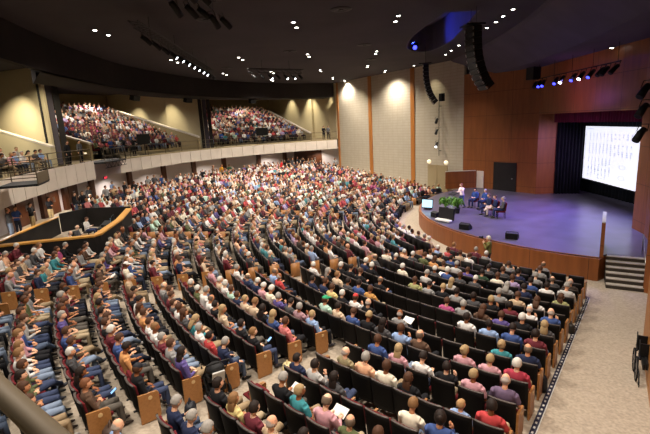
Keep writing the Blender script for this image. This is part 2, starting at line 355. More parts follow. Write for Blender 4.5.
# door, service doors and a white box
def slab_door(name, a, b, z0, h, mt, t=.08, parts=True, side=1):
    o = MB().wall([a, b], z0, z0+h, t, side=side).build(name, mt); o['kind'] = 'structure'
    m = lerp(a, b, .85); d = Vector((b[0]-a[0], b[1]-a[1])).normalized(); nx, ny = d.y*side*.05, -d.x*side*.05
    MB().box((m[0]+nx, m[1]+ny, z0+1.05), (.1, .06, .05), math.atan2(d.y, d.x)).build('door_handle', 'steel', o)
    return o
def wl(p, q, t, off): # point along p-q pushed off the wall
    x, y = lerp(p, q, t); d = Vector((q[0]-p[0], q[1]-p[1])).normalized(); return (x+d.y*off, y-d.x*off)
W1, W2 = (12.8, 39.7), (16.6, 33.7)
slab_door('door_1', wl(W1, W2, .46, .06), wl(W1, W2, .76, .06), -6.2, 2.35, 'black_panel')
W3, W4 = A0, B0
da, db = on_far(.015, .12), on_far(.17, .12)
mid = lerp(da, db, .5)
slab_door('door_2', (10.95, 41.6), (11.6, 40.5), -7.25, 2.9, 'dark_beige_wall', side=1)
slab_door('door_3', (10.3, 42.7), (10.92, 41.65), -7.25, 2.9, 'dark_beige_wall', side=1)
for i, q in enumerate(((10.35, 42.3), (11.45, 40.4))):
    tag(MB().ell((0, 0, 0), (.2, .2, .2), 16, 10).build('sconce', 'sconce', smooth=True, loc=(q[0], q[1], -4.05)), ['round warm wall light above the beige double door, farther from stage', 'round warm wall light above the beige double door, nearer the stage'][i], 'lamp')
slab_door('door_4', wl(W1, W2, .22, .06), wl(W1, W2, .32, .06), -6.2, 1.5, 'off_white')  # white box beside the far partition, shaped as a low slab
# ------------------------------------------------------------------ ceiling
EDGE = smooth_path([(-2, -6), (4, 3), (7.2, 10), (9.2, 16), (10.6, 21.3), (11.6, 27), (12.1, 33.3), (12.0, 40), (11.9, 46)], 5)
poly = [(-36, -6)] + EDGE + [(11.9, 80), (-36, 80)]
slot = smooth_path([(6.3, 22.6), (5.9, 28), (6.3, 32.4), (7.3, 34.6), (8.6, 34.9), (9.1, 32), (8.8, 28), (8.0, 22.6)], 4)
bm = bmesh.new()
ov = [bm.verts.new((x, y, 5.0)) for x, y in poly]; iv = [bm.verts.new((x, y, 5.0)) for x, y in slot]
ed = [bm.edges.new((v[i-1], v[i])) for v in (ov, iv) for i in range(len(v))]
bmesh.ops.triangle_fill(bm, use_beauty=True, use_dissolve=False, edges=ed)
me = bpy.data.meshes.new('ceiling'); bm.to_mesh(me); bm.free(); me.materials.append(M['ceiling_black'])
o = bpy.data.objects.new('ceiling', me); COL.objects.link(o); struct(o)
struct(MB().wall(slot+[slot[0]], 5.0, 6.8, .1, side=-1).build('wall_ceiling_slot', 'ceiling_slate'))
struct(MB().prism(slot, 6.8, 6.9).build('ceiling_slot_lid', 'ceiling_slate'))
# canopy over the stage: a dropped slate plane
V = []; Fc = []
for x, y in EDGE: V.append((x, y, 5.0))
for x, y in EDGE: V.append((x+.15, y, 4.82))
for x, y in EDGE: V.append((x+2.4, y-.2, 3.35))
for x, y in EDGE: V.append((x+12, y-.2, 3.2))
n = len(EDGE)
for k in range(3):
    for i in range(n-1): Fc.append((k*n+i, k*n+i+1, (k+1)*n+i+1, (k+1)*n+i))
struct(MB().add(V, Fc).build('ceiling_canopy', 'ceiling_slate', smooth=False))
# bulkhead and soffit ring in front of the balcony bays
BK = smooth_path([(-3, -6), (-8, 4), (-11.2, 12.5), (-12.3, 16.2), (-12.8, 18.8), (-13.5, 22.5), (-13.9, 25.6), (-14.15, 29.7), (-14.2, 33.7), (-13.4, 38.5), (-11.4, 44.9), (-8.0, 50.2), (-3.8, 54.2), (1.9, 57.2)], 5)
struct(MB().wall(BK, 3.3, 5.0, .3, side=1).build('wall_bulkhead', 'bulkhead_black'))
BK = [p for p in BK if p[1] > 22.3]; ring = [p if p[1] > 27.8 else (-17.3, 27.8) for p in offset(BK, 3.0)]; V = [(x, y, 3.3) for x, y in BK] + [(x, y, 3.3) for x, y in ring] + [(x, y, 4.95) for x, y in ring]; n = len(BK)
struct(MB().add(V, [(i, n+i, n+i+1, i+1) for i in range(n-1)] + [(n+i, 2*n+i, 2*n+i+1, n+i+1) for i in range(n-1)]).build('ceiling_soffit', 'bulkhead_black'))
# ------------------------------------------------------------------ balcony
FS1 = smooth_path([(-1.2, .0), (-3, 2.2), (-6.5, 6.5), (-10.5, 12.5), (-13.5, 17), (-15, 19.9), (-15.9, 22.9), (-16.8, 28.2), (-17.1, 33)], 5)
FS2 = smooth_path([(-16.9, 36.8), (-15.1, 43.2), (-11.6, 49.2), (-5.2, 54.3), (2.1, 57.1)], 6)
GAP = [(-17.1, 33), (-18.2, 33.2), (-18.1, 36.8), (-16.9, 36.8)]
def panels(path, z0, z1, w_=1.35):
    # cladding boards along a curve, with open joints
    mb = MB(); L = [0]
    for a, b in zip(path, path[1:]): L.append(L[-1]+math.dist(a[:2], b[:2]))
    def pt(s):
        for i in range(len(L)-1):
            if s <= L[i+1]: return lerp(path[i][:2], path[i+1][:2], (s-L[i])/(L[i+1]-L[i]))
        return path[-1][:2]
    n = int(L[-1]/w_); st = L[-1]/n
    for i in range(n): mb.wall([pt(i*st+.02), pt((i+.5)*st), pt((i+1)*st-.02)], z0, z1, .08, side=1)
    return mb
struct(panels(FS1, -3.15, -1.82).build('trim_balcony_fascia_near', 'off_white'))
struct(panels(FS2, -3.15, -2.05).build('trim_balcony_fascia_far', 'off_white'))
struct(MB().wall(GAP, -3.15, -1.9, .08, side=1).build('trim_balcony_fascia_recess', 'lilac_white'))
FS = FS1 + GAP[1:3] + FS2
OUT = offset(FS, 14); IN = offset(FS, .09)
V = [(x, y, -1.95) for x, y in IN] + [(x, y, -1.95) for x, y in OUT] + [(x, y, -3.1) for x, y in IN] + [(x, y, -3.1) for x, y in OUT]; n = len(FS)
Fc = [(i, i+1, n+i+1, n+i) for i in range(n-1)] + [(2*n+i, 3*n+i, 3*n+i+1, 2*n+i+1) for i in range(n-1)] + [(i, 2*n+i, 2*n+i+1, i+1) for i in range(n-1)]
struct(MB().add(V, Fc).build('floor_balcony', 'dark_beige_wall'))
def railing(path, z, h, label, step=1.5):
    r = empty('balcony_railing', (path[0][0], path[0][1], z)); tag(r, label, 'railing'); ox, oy = path[0][:2]
    P = offset(path, .15)
    for k, zz in enumerate((h, h*.62, h*.3)):
        MB().tube([(x-ox, y-oy, zz) for x, y in P], .03 if k == 0 else .018, 6).build('top_rail' if k == 0 else 'mid_rail', 'rail_metal', r, True)
    acc = 9
    for i, (x, y) in enumerate(P):
        if i: acc += math.dist(P[i], P[i-1])
        if acc >= step: acc = 0; MB().box((x-ox, y-oy, h/2-.05), (.05, .05, h+.1)).build('post', 'rail_metal', r)
railing(FS1[12:], -1.9, 1.0, 'grey metal railing on the curved balcony edge beside the camera platform')
railing(FS2, -2.05, 1.05, 'grey metal railing on the far balcony edge above the white fascia')
# camera side hand rail right below the camera
r = empty('guard_rail', (-2.2, 2.0, -1.9)); tag(r, 'thick brown round rail crossing the lower corner close to the viewer', 'railing')
P0, P1 = Vector((-.82, .97, -.6)), Vector((-.60, .80, -.6)); d = (P1-P0).normalized()
a, b = P0-d*1.5, P1+d*1.2; base = Vector((-2.2, 2.0, -1.9))
MB().tube([a-base, b-base], .026, 16).build('top_rail', 'rail_metal', r, True)
for q in (a, b): MB().tube([q-base+Vector((0, 0, -1.3)), q-base], .022, 10).build('post', 'rail_metal', r, True)
# pillars
for i, (x, y, wd, rz) in enumerate([(-19.65, 33.1, 1.3, 2.107), (-12.9, 50.5, 1.25, 1.82)]):
    mb = MB(); mb.box((x, y, 1.5), (.6, wd*.34, 7), rz, 0)
    ca, sa = math.cos(rz), math.sin(rz)
    for s_ in (-1, 1): mb.box((x-sa*s_*wd*.36, y+ca*s_*wd*.36, 1.5), (.75, wd*.3, 7), rz, 1)
    struct(mb.build('trim_pillar', ['ceiling_slate', 'black_panel']))
# radial walls and sloping parapets of the balcony bays
def bay_wall(name, pts, z0, z1, mt='beige_wall', t=.2, side=1): struct(MB().wall(pts, z0, z1, t, side=side).build(name, mt))
bay_wall('wall_bay', [(-19.6, 32.4), (-31, 36.9)], -1.95, 5.0, side=-1)
struct(MB().wall([(-18.9, 31.0), (-28.0, 34.6)], -1.95, [-.62, 1.9], .3, side=-1).build('trim_parapet', 'beige_wall'))
struct(MB().wall([(-18.88, 30.98), (-28.0, 34.58)], [-.62, 1.9], [-.5, 2.0], .36, side=-1).build('trim_parapet_cap', 'off_white'))
def parapet(a, b, za, zb, side):
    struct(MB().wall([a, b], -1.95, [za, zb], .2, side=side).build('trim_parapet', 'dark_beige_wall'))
    struct(MB().wall([a, b], [za, zb], [za+.16, zb+.16], .26, side=side).build('trim_parapet_cap', 'off_white'))
parapet((-19.3, 37.0), (-26.5, 40.4), -.65, 1.2, -1)
parapet((-13.3, 48.9), (-25.4, 55.0), -.73, 3.1, 1)
parapet((-11.0, 54.0), (-17.0, 57.5), -.7, 1.2, -1)
parapet((-1.2, 59.0), (-7.7, 68.2), -1.15, 2.4, 1)
bay_wall('wall_bay', [(-13.0, 51.1), (-18.0, 52.9), (-18.1, 53.3), (-27.5, 58.2)], -1.95, 5.0, side=-1)
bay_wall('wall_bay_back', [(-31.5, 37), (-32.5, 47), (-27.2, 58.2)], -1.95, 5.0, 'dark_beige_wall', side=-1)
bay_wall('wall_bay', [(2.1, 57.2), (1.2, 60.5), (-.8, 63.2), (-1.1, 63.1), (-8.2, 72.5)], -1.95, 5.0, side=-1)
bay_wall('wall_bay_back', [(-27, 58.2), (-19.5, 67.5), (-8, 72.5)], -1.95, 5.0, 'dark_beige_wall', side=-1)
# lower level back wall, wood columns, doors
LB = [(x, y) for x, y in offset(FS1, 2.6)[14:]] + [(-19.6, 35)] + offset(FS2, 2.6)
LB[-1] = (2.3, 59.5)
mb = MB(); mb.wall(LB, -7.4, -3.1, .2, side=1); struct(mb.build('wall_lower_back', 'lilac_white'))
def lbpt(u):
    # where the ray of azimuth u (x/y ratio) meets the lower back wall
    best = None
    for i in range(len(LB)-1):
        (x0, y0), (x1, y1) = LB[i], LB[i+1]; den = (x1-x0)-u*(y1-y0)
        if abs(den) < 1e-9: continue
        s = (u*y0-x0)/den
        if 0 <= s <= 1: best = (x0+s*(x1-x0), y0+s*(y1-y0), math.atan2(y1-y0, x1-x0))
    return best
for u in (-.735, -.655, -.60, -.535, -.445, -.365, -.295, -.225, -.145, -.085):
    q = lbpt(u)
    if q: struct(MB().box((q[0]+.12*math.sin(q[2]), q[1]-.12*math.cos(q[2]), -5.2), (.5, .3, 4.2), q[2]).build('trim_wood_column', 'wood_panel'))
k = 5
for ua, ub in ((-.725, -.665), (-.648, -.608), (-.592, -.565), (-.06, -.033), (-.030, -.003)):
    q = lbpt((ua+ub)/2); w_ = abs(ub-ua)*q[1]*1.25; c, s = math.cos(q[2]), math.sin(q[2]); z0 = floor_z(q[0], q[1])
    o = MB().box((0, 0, 1.15), (w_, .1, 2.3)).build('door_%d' % k, 'wood_panel', loc=(q[0]+.07*s, q[1]-.07*c, z0), rz=q[2]); struct(o); k += 1
    for g in (-.06, .06): MB().box((g, -.08, 1.05), (.05, .06, .35)).build('door_handle', 'steel', o)
# exit sign in the gap recess
q = lbpt(-.50)
ex = empty('exit_sign', (-17.6, 35.4, -3.32), math.radians(-95)); tag(ex, 'small red exit sign hanging below the balcony recess', 'sign')
MB().box((0, 0, 0), (.5, .06, .24)).build('housing', 'sign_body', ex)
fc = bpy.data.curves.new('letters', 'FONT'); fc.body = 'EXIT'; fc.size = .2; fc.extrude = .006; fc.align_x = 'CENTER'; fc.align_y = 'CENTER'
tmp = bpy.data.objects.new('letters', fc); COL.objects.link(tmp); bpy.context.view_layer.update()
me = bpy.data.meshes.new_from_object(tmp); COL.objects.unlink(tmp); me.materials.append(M['exit_red'])
fo = bpy.data.objects.new('letters', me); COL.objects.link(fo); fo.parent = ex; fo.location = (0, .04, 0); fo.rotation_euler = (math.pi/2, 0, math.pi)
# aisle-edge strip at the wide side aisle
mb = MB(); t = math.radians(233.2)
for i in range(80):
    r = 14.6+i*.2; x, y = CX+r*math.cos(t), CY+r*math.sin(t); mb.box((x, y, floor_z(x, y)+.012), (.2, .11, .02), t, 0); mb.box((x, y, floor_z(x, y)+.02), (.07, .04, .02), t, 1)
    mb.box((x-.06*math.sin(t), y+.06*math.cos(t), floor_z(x, y)+.008), (.2, .03, .016), t, 1)
struct(mb.build('trim_aisle_strip', ['strip_blue', 'strip_white']))
# near walls that close the hall behind the viewer
struct(MB().wall([(3.2, 2.4), (2.4, -2.5), (-3, -6), (-33, -6)], -7.4, 5.0, .2, side=-1).build('wall_behind', 'beige_wall'))
# ------------------------------------------------------------------ theatre seats
def seat_proto(name, folded, ends=()):
    s = empty(name, (0, 0, -50))
    # moulded back shell: curved across, leaning back, closed solid
    def shell(y0, y1, z0, z1, off, th, crown=0):
        V = []; ny, nz = 8, 6
        for layer in (0, 1):
            for j in range(nz+1):
                for i in range(ny+1):
                    u = -1+2*i/ny; t = j/nz; y = y0+(y1-y0)*i/ny
                    z = z0+(z1-z0)*t - (.014*abs(u)**4 if j == nz else 0) + crown*(1-u*u)*t
                    x = -.27-.13*(z-.4)+off+.035*u*u*1.2 + (th if layer else 0)
                    V.append((x, y, z))
        W = ny+1; N = W*(nz+1); Fc = []
        for j in range(nz):
            for i in range(ny):
                a = j*W+i; Fc.append((a, a+W, a+W+1, a+1)); Fc.append((N+a, N+a+1, N+a+W+1, N+a+W))
        for i in range(ny): Fc.append((i, i+1, N+i+1, N+i)); a = nz*W+i; Fc.append((a+1, a, N+a, N+a+1))
        for j in range(nz): a = j*W; Fc.append((a+W, a, N+a, N+a+W)); a = j*W+ny; Fc.append((a, a+W, N+a+W, N+a))
        return MB().add(V, Fc)
    shell(-.272, .272, .26, .93, 0, .035, .004).build('back_shell', 'seat_shell', s, True)
    shell(-.272, .272, .925, .945, -.004, .045, .004).build('back_rim_highlight', 'seat_rim_highlight', s, True)  # lighter strip: highlight on the top edge of the back, put into colour
    bevel(shell(-.24, .24, .42, .91, .035, .05, .015).build('back_cushion', 'seat_maroon', s, True), .012)
    mb = MB()
    if folded: mb.box((-.13, 0, .60), (.09, .46, .38), 0, 0, .12)
    else: mb.box((.03, 0, .43), (.46, .48, .09), 0, 0, -.05)
    bevel(mb.build('seat_cushion', 'seat_maroon', s), .03, 3)
    bevel(MB().box((-.02, .28, .64), (.36, .055, .035), 0, 0, -.04).build('armrest', 'end_panel_wood', s), .012)
    mb = MB(); mb.box((-.08, .28, .33), (.07, .03, .6)); mb.box((-.08, .28, .015), (.3, .06, .03)); mb.build('leg', 'dark_metal', s)
    for sg in ends:
        e = bevel(MB().prism([(-.24, 0), (.16, 0), (.19, .1), (.19, .6), (.15, .65), (-.24, .68)], -.025, .025).build('end_panel', 'end_panel_wood', s), .008)
        e.rotation_euler = (math.pi/2, 0, 0); e.location = (0, sg*.30, .02)
        b = MB().lathe([(.045, -.004), (.045, .004), (.02, .006)], n=16).build('row_badge', 'badge', e); b.location = (.0, .55, -.03*(-sg) * -1 if sg > 0 else .03)
        if sg > 0: b.location = (.0, .55, -.03)
    return s
PROTO = {}
for fo in (0, 1):
    for en in ((), (-1,), (1,)): PROTO[(fo, en)] = seat_proto('theater_seat', fo, en)
# ------------------------------------------------------------------ people
SKIN = [rgb('d9a585'), rgb('e3b596'), rgb('c98f6c'), rgb('b9805c'), rgb('e0ad8c'), rgb('8a5638'), rgb('d8a080')]
CLO = dict(olive='5b6238', black='1b1b1f', white='dcd8d2', gray='8b8a88', lgray='b3b0ab', dgray='4a494b', blue='35508c', navy='232d4c', lblue='86a6d6', purple='5a4a8e', maroon='6d2230', orange='d08a3c',
           beige='d0b490', tan='b89a74', teal='1f8c95', red='c22a2c', pink='cc8e98', salmon='d66c6a', floral='a87c84', mint='a9d2bc', khaki='8f8058', peach='e8a878', mustard='c68a2c', magenta='b23f78', brown='5e4432', dbrown='40342c',
           lavender='a58cba', ygreen='9a9a5a', crimson='ab1f3c', plum='6a5572', cream='e4d8bc', lteal='8cc0c4', yellow='d8bf6a', green='2f4a34', gold='b8923a')
HAIR = dict(dark='241a15', brown='4a3122', lbrown='7d5c3c', redbrown='704830', blond='9a825e', gray='8f8a83', white='c4bfb6', bald='b8a898', balding='6a5a4c', tan='a8835a')
PANTS = [rgb(x) for x in ('38415a', '4c586c', '262b3a', '1c1c20', '222226', '8f7b60', 'a08f74', '55504a', '77859a')]
def soft(c, k=.2, v=.92):
    g = .3*c[0]+.55*c[1]+.15*c[2]; return tuple((q*(1-k)+g*k)*v for q in c[:3])+(1,)
def head_fn(d):
    g = 1.0
    if d[2] < -.2: g *= 1-.22*(-d[2]-.2)*(1 if d[0] < .3 else .4)
    if d[0] > .93 and -.35 < d[2] < .12: g *= 1.0+.16*(1-abs(d[2]+.12)/.3)          # nose
    if d[0] > .7 and .0 < d[2] < .3 and abs(d[1]) > .15: g *= .95                      # eye hollows
    return g
def chain(mb, pts, rs, n=10): mb.tube(smooth_path([tuple(p) for p in pts], 4), [q for q in ([lerp(rs[i], rs[i+1], t/4) for i in range(len(rs)-1) for t in range(4)] + [rs[-1]])], n)
def remesh(mb, voxel, name):
    me = bpy.data.meshes.new('tmp'); me.from_pydata(mb.v, [], mb.f); o = bpy.data.objects.new('tmp', me); COL.objects.link(o)
    m = o.modifiers.new('r', 'REMESH'); m.mode = 'VOXEL'; m.voxel_size = voxel
    s = o.modifiers.new('s', 'SMOOTH'); s.factor = .5; s.iterations = 2
    dg = bpy.context.evaluated_depsgraph_get(); r = bpy.data.meshes.new_from_object(o.evaluated_get(dg)); r.name = name
    COL.objects.unlink(o); bpy.data.objects.remove(o); bpy.data.meshes.remove(me); return r
def hand(mb, wrist, direc, palm_n, curl=.5, s=1):
    w_ = Vector(wrist); d = Vector(direc).normalized(); nn = Vector(palm_n).normalized(); side = d.cross(nn).normalized()*s
    pc = w_+d*.05; mb.tube([w_, w_+d*.03, w_+d*.085], [(.026, .018), (.038, .016), (.036, .013)], 8)
    for i, (o_, L) in enumerate(((-.027, .062), (-.009, .072), (.009, .068), (.027, .052))):
        b = w_+d*.08+side*o_; m_ = b+d*L*.5+nn*L*.15*curl; e = m_+d*L*.4*(1-curl*.5)+nn*L*.5*curl
        mb.tube([b-d*.01, m_, e], [.0088, .0082, .0062], 6)
    b = w_+d*.025-side*.03; m_ = b-side*.022+d*.025+nn*.008; mb.tube([b+side*.012, m_, m_+d*.026+nn*.012+side*.004], [.011, .0095, .007], 6)
def figure(sit, lean=0., arms='lap', cross=0, yaw=0., short=False, pitch=0., skirt=False):
    """returns body, top, trousers, shoe meshes, head transform"""
    if sit:
        pel = Vector((-.06, 0, .53)); dx = math.sin(lean)
        wa = Vector((-.09+dx*.15, 0, .70)); ch = Vector((-.12+dx*.35, 0, .90)); nk = Vector((-.12+dx*.5, 0, 1.07)); hd = Vector((-.08+dx*.62, 0, 1.195))
        hips = [Vector((-.04, s*.095, .51)) for s in (-1, 1)]
        kn = [Vector((.42, s*.13, .53)) for s in (-1, 1)]; an = [Vector((.44, s*.12, .09)) for s in (-1, 1)]
        if cross: kn[0] = Vector((.42, -.07, .60)); an[0] = Vector((.60, .12, .36))
    else:
        pel = Vector((0, 0, .95)); wa = Vector((.0, 0, 1.10)); ch = Vector((-.01+lean*.2, 0, 1.32)); nk = Vector((0+lean*.3, 0, 1.47)); hd = Vector((.03+lean*.4, 0, 1.615))
        hips = [Vector((0, s*.095, .92)) for s in (-1, 1)]; kn = [Vector((.03, s*.11, .50)) for s in (-1, 1)]; an = [Vector((-.02, s*.12, .09)) for s in (-1, 1)]
        if cross: kn[0] = Vector((.13, -.1, .50)); an[0] = Vector((.2, -.1, .09)); an[1] = Vector((-.16, .11, .12))
    sh = [Vector((ch.x-.0, s*.19, ch.z+.07)) for s in (-1, 1)]
    el = []; wr = []; hdir = []
    for i, s in enumerate((-1, 1)):
        S0 = sh[i]
        if arms == 'lap': e = S0+Vector((.05, s*.07, -.28)); w_ = e+Vector((.19, -s*.14, -.01)); h = Vector((.7, -s*.8, -.2))
        elif arms == 'cross': e = S0+Vector((.09, s*.05, -.26)); w_ = e+Vector((.13, -s*.21, .04)); h = Vector((.2, -s*1, .1))
        elif arms == 'read': e = S0+Vector((.07, s*.07, -.26)); w_ = e+Vector((.20, -s*.14, .05)); h = Vector((1, -s*.2, .4))
        elif arms == 'knee': e = S0+Vector((.10, s*.08, -.26)); w_ = e+Vector((.21, -s*.04, -.06)); h = Vector((1, 0, -.4))
        elif arms == 'chin' and s < 0: e = S0+Vector((.13, s*.02, -.24)); w_ = e+Vector((.07, -s*.06, .22)); h = Vector((.1, -s*.4, 1))
        elif arms == 'chin': e = S0+Vector((.10, s*.05, -.27)); w_ = e+Vector((.21, -s*.14, -.01)); h = Vector((.6, -s*1, 0))
        elif arms == 'down': e = S0+Vector((-.02, s*.07, -.29)); w_ = e+Vector((.06, -s*.0, -.25)); h = Vector((.15, 0, -1))
        elif arms == 'raise' and s > 0: e = S0+Vector((.16, s*.10, -.18)); w_ = e+Vector((.20, s*.03, .14)); h = Vector((.8, 0, .6))
        elif arms == 'raise': e = S0+Vector((.08, s*.05, -.27)); w_ = e+Vector((.2, -s*.06, .02)); h = Vector((1, 0, 0))
        elif arms == 'camera': e = S0+Vector((.10, s*.10, -.22)); w_ = e+Vector((.14, -s*.18, .22)); h = Vector((.3, -s*.3, .8))
        el.append(e); wr.append(w_); hdir.append(h)
    # body
    b = MB()
    b.tube(smooth_path([tuple(p) for p in (pel+Vector((0, 0, -.07)), pel, wa, ch, ch+Vector((0, 0, .1)), nk)], 3), [(.06, .10)]+[lerp(q1, q2, t/3) for q1, q2 in zip([(.10, .15), (.115, .16), (.10, .14), (.105, .165), (.07, .13)], [(.115, .16), (.10, .14), (.105, .165), (.07, .13), (.052, .055)]) for t in range(3)], 14) if False else None
    def torso(mb, k, top=True):
        prof = [(pel+Vector((0, 0, -.09)), (.15, .10)), (pel, (.165, .115)), (wa, (.148, .10)), (ch, (.172, .112)), (ch+Vector((0, 0, .08)), (.165, .095)), (ch+Vector((0, 0, .13)), (.10, .065))]
        P = smooth_path([tuple(p) for p, _ in prof], 3); Rr = [lerp(prof[i][1], prof[i+1][1], t/3) for i in range(len(prof)-1) for t in range(3)]+[prof[-1][1]]
        n = 14; V = []
        for p, (ry, rx) in zip(P, Rr):
            for q in range(n): a = 2*math.pi*q/n; V.append((p[0]+(rx+k)*math.cos(a), p[1]+(ry+k)*math.sin(a), p[2]))
        m = len(P); Fc = [(i*n+q, i*n+(q+1) % n, (i+1)*n+(q+1) % n, (i+1)*n+q) for i in range(m-1) for q in range(n)]+[tuple(range(n))[::-1], tuple((m-1)*n+q for q in range(n))]
        mb.add(V, Fc)
    torso(b, -.024)
    b.tube([nk-Vector((0, 0, .08)), nk, hd-Vector((.02, 0, .05))], [.062, .052, .05], 12)
    for i in range(2):
        b.tube([sh[i], el[i], wr[i]], [.036, .034, .024], 10); b.tube([ch+Vector((0, 0, .04)), sh[i]], [.05, .036], 10)
        b.tube([hips[i], kn[i], an[i]], [.075, .05, .036], 10)
    H = Matrix.Translation(hd) @ Matrix.Rotation(yaw, 4, 'Z') @ Matrix.Rotation(pitch, 4, 'Y')
    hm = MB().ell((0, 0, 0), (.102, .084, .122), 20, 16, 0, head_fn)
    for s in (-1, 1): hm.ell((-.005, s*.086, -.01), (.018, .01, .03), 8, 6)
    b.add([H @ Vector(p) for p in hm.v], hm.f)
    body = remesh(b, .016, 'person')
    # hands stay crisp: joined to the body mesh after remeshing, eyes too
    bm = bmesh.new(); bm.from_mesh(body)
    x = MB()
    for i, s in enumerate((-1, 1)):
        hand(x, wr[i]-hdir[i].normalized()*.01, hdir[i], (0, -s*.3, -1) if arms not in ('down',) else (0, -s, 0), .5, s)
    e0 = len(x.f)
    for s in (-1, 1): x.ell(tuple(H @ Vector((.088, s*.031, .012))), (.008, .012, .007), 8, 6, 1)
    vs = [bm.verts.new(p) for p in x.v]
    for q, mi in zip(x.f, x.mi):
        try: fc = bm.faces.new([vs[k] for k in q]); fc.material_index = mi; fc.smooth = True
        except ValueError: pass
    for fc in bm.faces: fc.smooth = True
    bm.to_mesh(body); bm.free(); body.materials.append(M['skin']); body.materials.append(M['eye'])
    # top
    t = MB(); torso(t, .012)
    for i in range(2):
        t.tube([ch+Vector((0, 0, .07)), lerp(ch+Vector((0, 0, .07)), sh[i], .6), sh[i]], [.085, .08, .07], 12)
        if short: t.tube([sh[i], lerp(sh[i], el[i], .75)], [.07, .066], 10)
        else: t.tube([sh[i], lerp(sh[i], el[i], .3), el[i], lerp(el[i], wr[i], .93)], [.07, .066, .054, .038], 10)
    t.tube([nk-Vector((0, 0, .09)), nk-Vector((0, 0, .03))], [.08, .062], 12)
    top = remesh(t, .017, 'top'); top.materials.append(M['cloth'])
    tr = MB(); tr.ell(tuple(pel-Vector((0, 0, .03 if sit else .05))), (.13 if not sit else .14, .178, .11), 14, 8)
    for i in range(2):
        if skirt and sit: tr.tube([hips[i], kn[i]], [.10, .085], 12)
        elif skirt: tr.tube([hips[i], lerp(hips[i], kn[i], .9)], [.11, .12], 12)
        else: tr.tube([hips[i], lerp(hips[i], kn[i], .5), kn[i], lerp(kn[i], an[i], .5), an[i]+Vector((0, 0, .02))], [.096, .088, .072, .06, .05], 12)
    trou = remesh(tr, .018, 'trousers'); trou.materials.append(M['cloth'])
    shoes = []
    for i in range(2):
        s = MB(); a = an[i]; up = .0 if a.z < .2 else .06
        s.tube([a+Vector((-.07, 0, -.035)), a+Vector((.03, 0, -.04+up*.2)), a+Vector((.12, 0, -.055+up)), a+Vector((.19, 0, -.06+up*1.4))], [(.035, .035), (.045, .045), (.045, .03), (.025, .018)], 10)
        m = bpy.data.meshes.new('shoe'); m.from_pydata(s.v, [], s.f); m.materials.append(M['leather']); m.polygons.foreach_set('use_smooth', [True]*len(m.polygons)); shoes.append(m)
    for m in (top, trou): m.polygons.foreach_set('use_smooth', [True]*len(m.polygons))
    return dict(body=body, top=top, trou=trou, shoes=shoes, head=H, wr=wr)
def hair_mesh(kind):
    mb = MB()
    def cap(d):
        front = d[0] > .25 and d[2] < .42
        if kind == 'bald': return 1.035 if (d[0] < .25 and -.45 < d[2] < .15) else .9
        if kind == 'balding': return 1.045 if (d[0] < .35 and -.5 < d[2] < .62) else .88
        if front: return .86
        q_ = 1+.022*math.sin(13*d[0]+2)*math.sin(15*d[1]+1)+.015*math.sin(21*d[2])
        if d[2] < (-.35 if d[0] < 0 else -.1): return .86 if kind == 'short' else (1.1 if d[0] < .1 else .86)
        return (1.11 if kind == 'short' else 1.16)*q_
    if kind in ('cap', 'beanie'):
        mb.ell((0, 0, .03), (.108, .088, .105), 18, 10, 0, lambda d: 1 if d[2] > -.05 else .8)
        if kind == 'cap': mb.add(*[[(.07, -.07, .045), (.19, -.045, .03), (.19, .045, .03), (.07, .07, .045), (.07, -.07, .06), (.19, -.045, .042), (.19, .045, .042), (.07, .07, .06)], [(0, 3, 2, 1), (4, 5, 6, 7), (0, 1, 5, 4), (1, 2, 6, 5), (2, 3, 7, 6), (3, 0, 4, 7)]])
    else:
        mb.ell((-.008, 0, .006), (.103, .088, .118), 22, 18, 0, cap)
    if kind == 'long': mb.tube([(-.045, 0, .02), (-.085, 0, -.09), (-.10, 0, -.2), (-.10, 0, -.30)], [(.08, .05), (.095, .045), (.10, .035), (.07, .02)], 12)
    if kind == 'bun': mb.ell((-.11, 0, .06), (.045, .05, .045), 12, 8)
    if kind == 'tail': mb.tube([(-.09, 0, .05), (-.14, 0, .0), (-.13, 0, -.12), (-.12, 0, -.2)], [.025, .034, .028, .01], 8)
    me = bpy.data.meshes.new('hair'); me.from_pydata(mb.v, [], mb.f); me.materials.append(M['hair']); me.polygons.foreach_set('use_smooth', [True]*len(me.polygons)); return me
HM = {k: hair_mesh(k) for k in ('short', 'bald', 'balding', 'cap', 'beanie', 'long', 'bun', 'tail')}
SIT = [figure(True, a, b, c, d, e, f_) for a, b, c, d, e, f_ in [
    (0, 'lap', 0, 0, False, .1), (.15, 'read', 0, .05, False, .45), (-.03, 'cross', 0, -.2, False, 0), (.05, 'lap', 1, .15, False, .05), (.25, 'knee', 0, 0, False, .15),
    (0, 'chin', 0, .25, False, .05), (0, 'lap', 0, -.35, True, .0), (.1, 'read', 1, .1, True, .4), (.0, 'knee', 0, .3, True, .1), (-.05, 'cross', 1, .1, True, 0)]]
STAND = [figure(False, 0, 'down', 0, 0), figure(False, 0, 'cross', 0, .2), figure(False, 0, 'lap', 0, -.2, True), figure(False, 0, 'camera', 0, 0), figure(False, .1, 'raise', 1, .1, False)]
STUFFC = {}
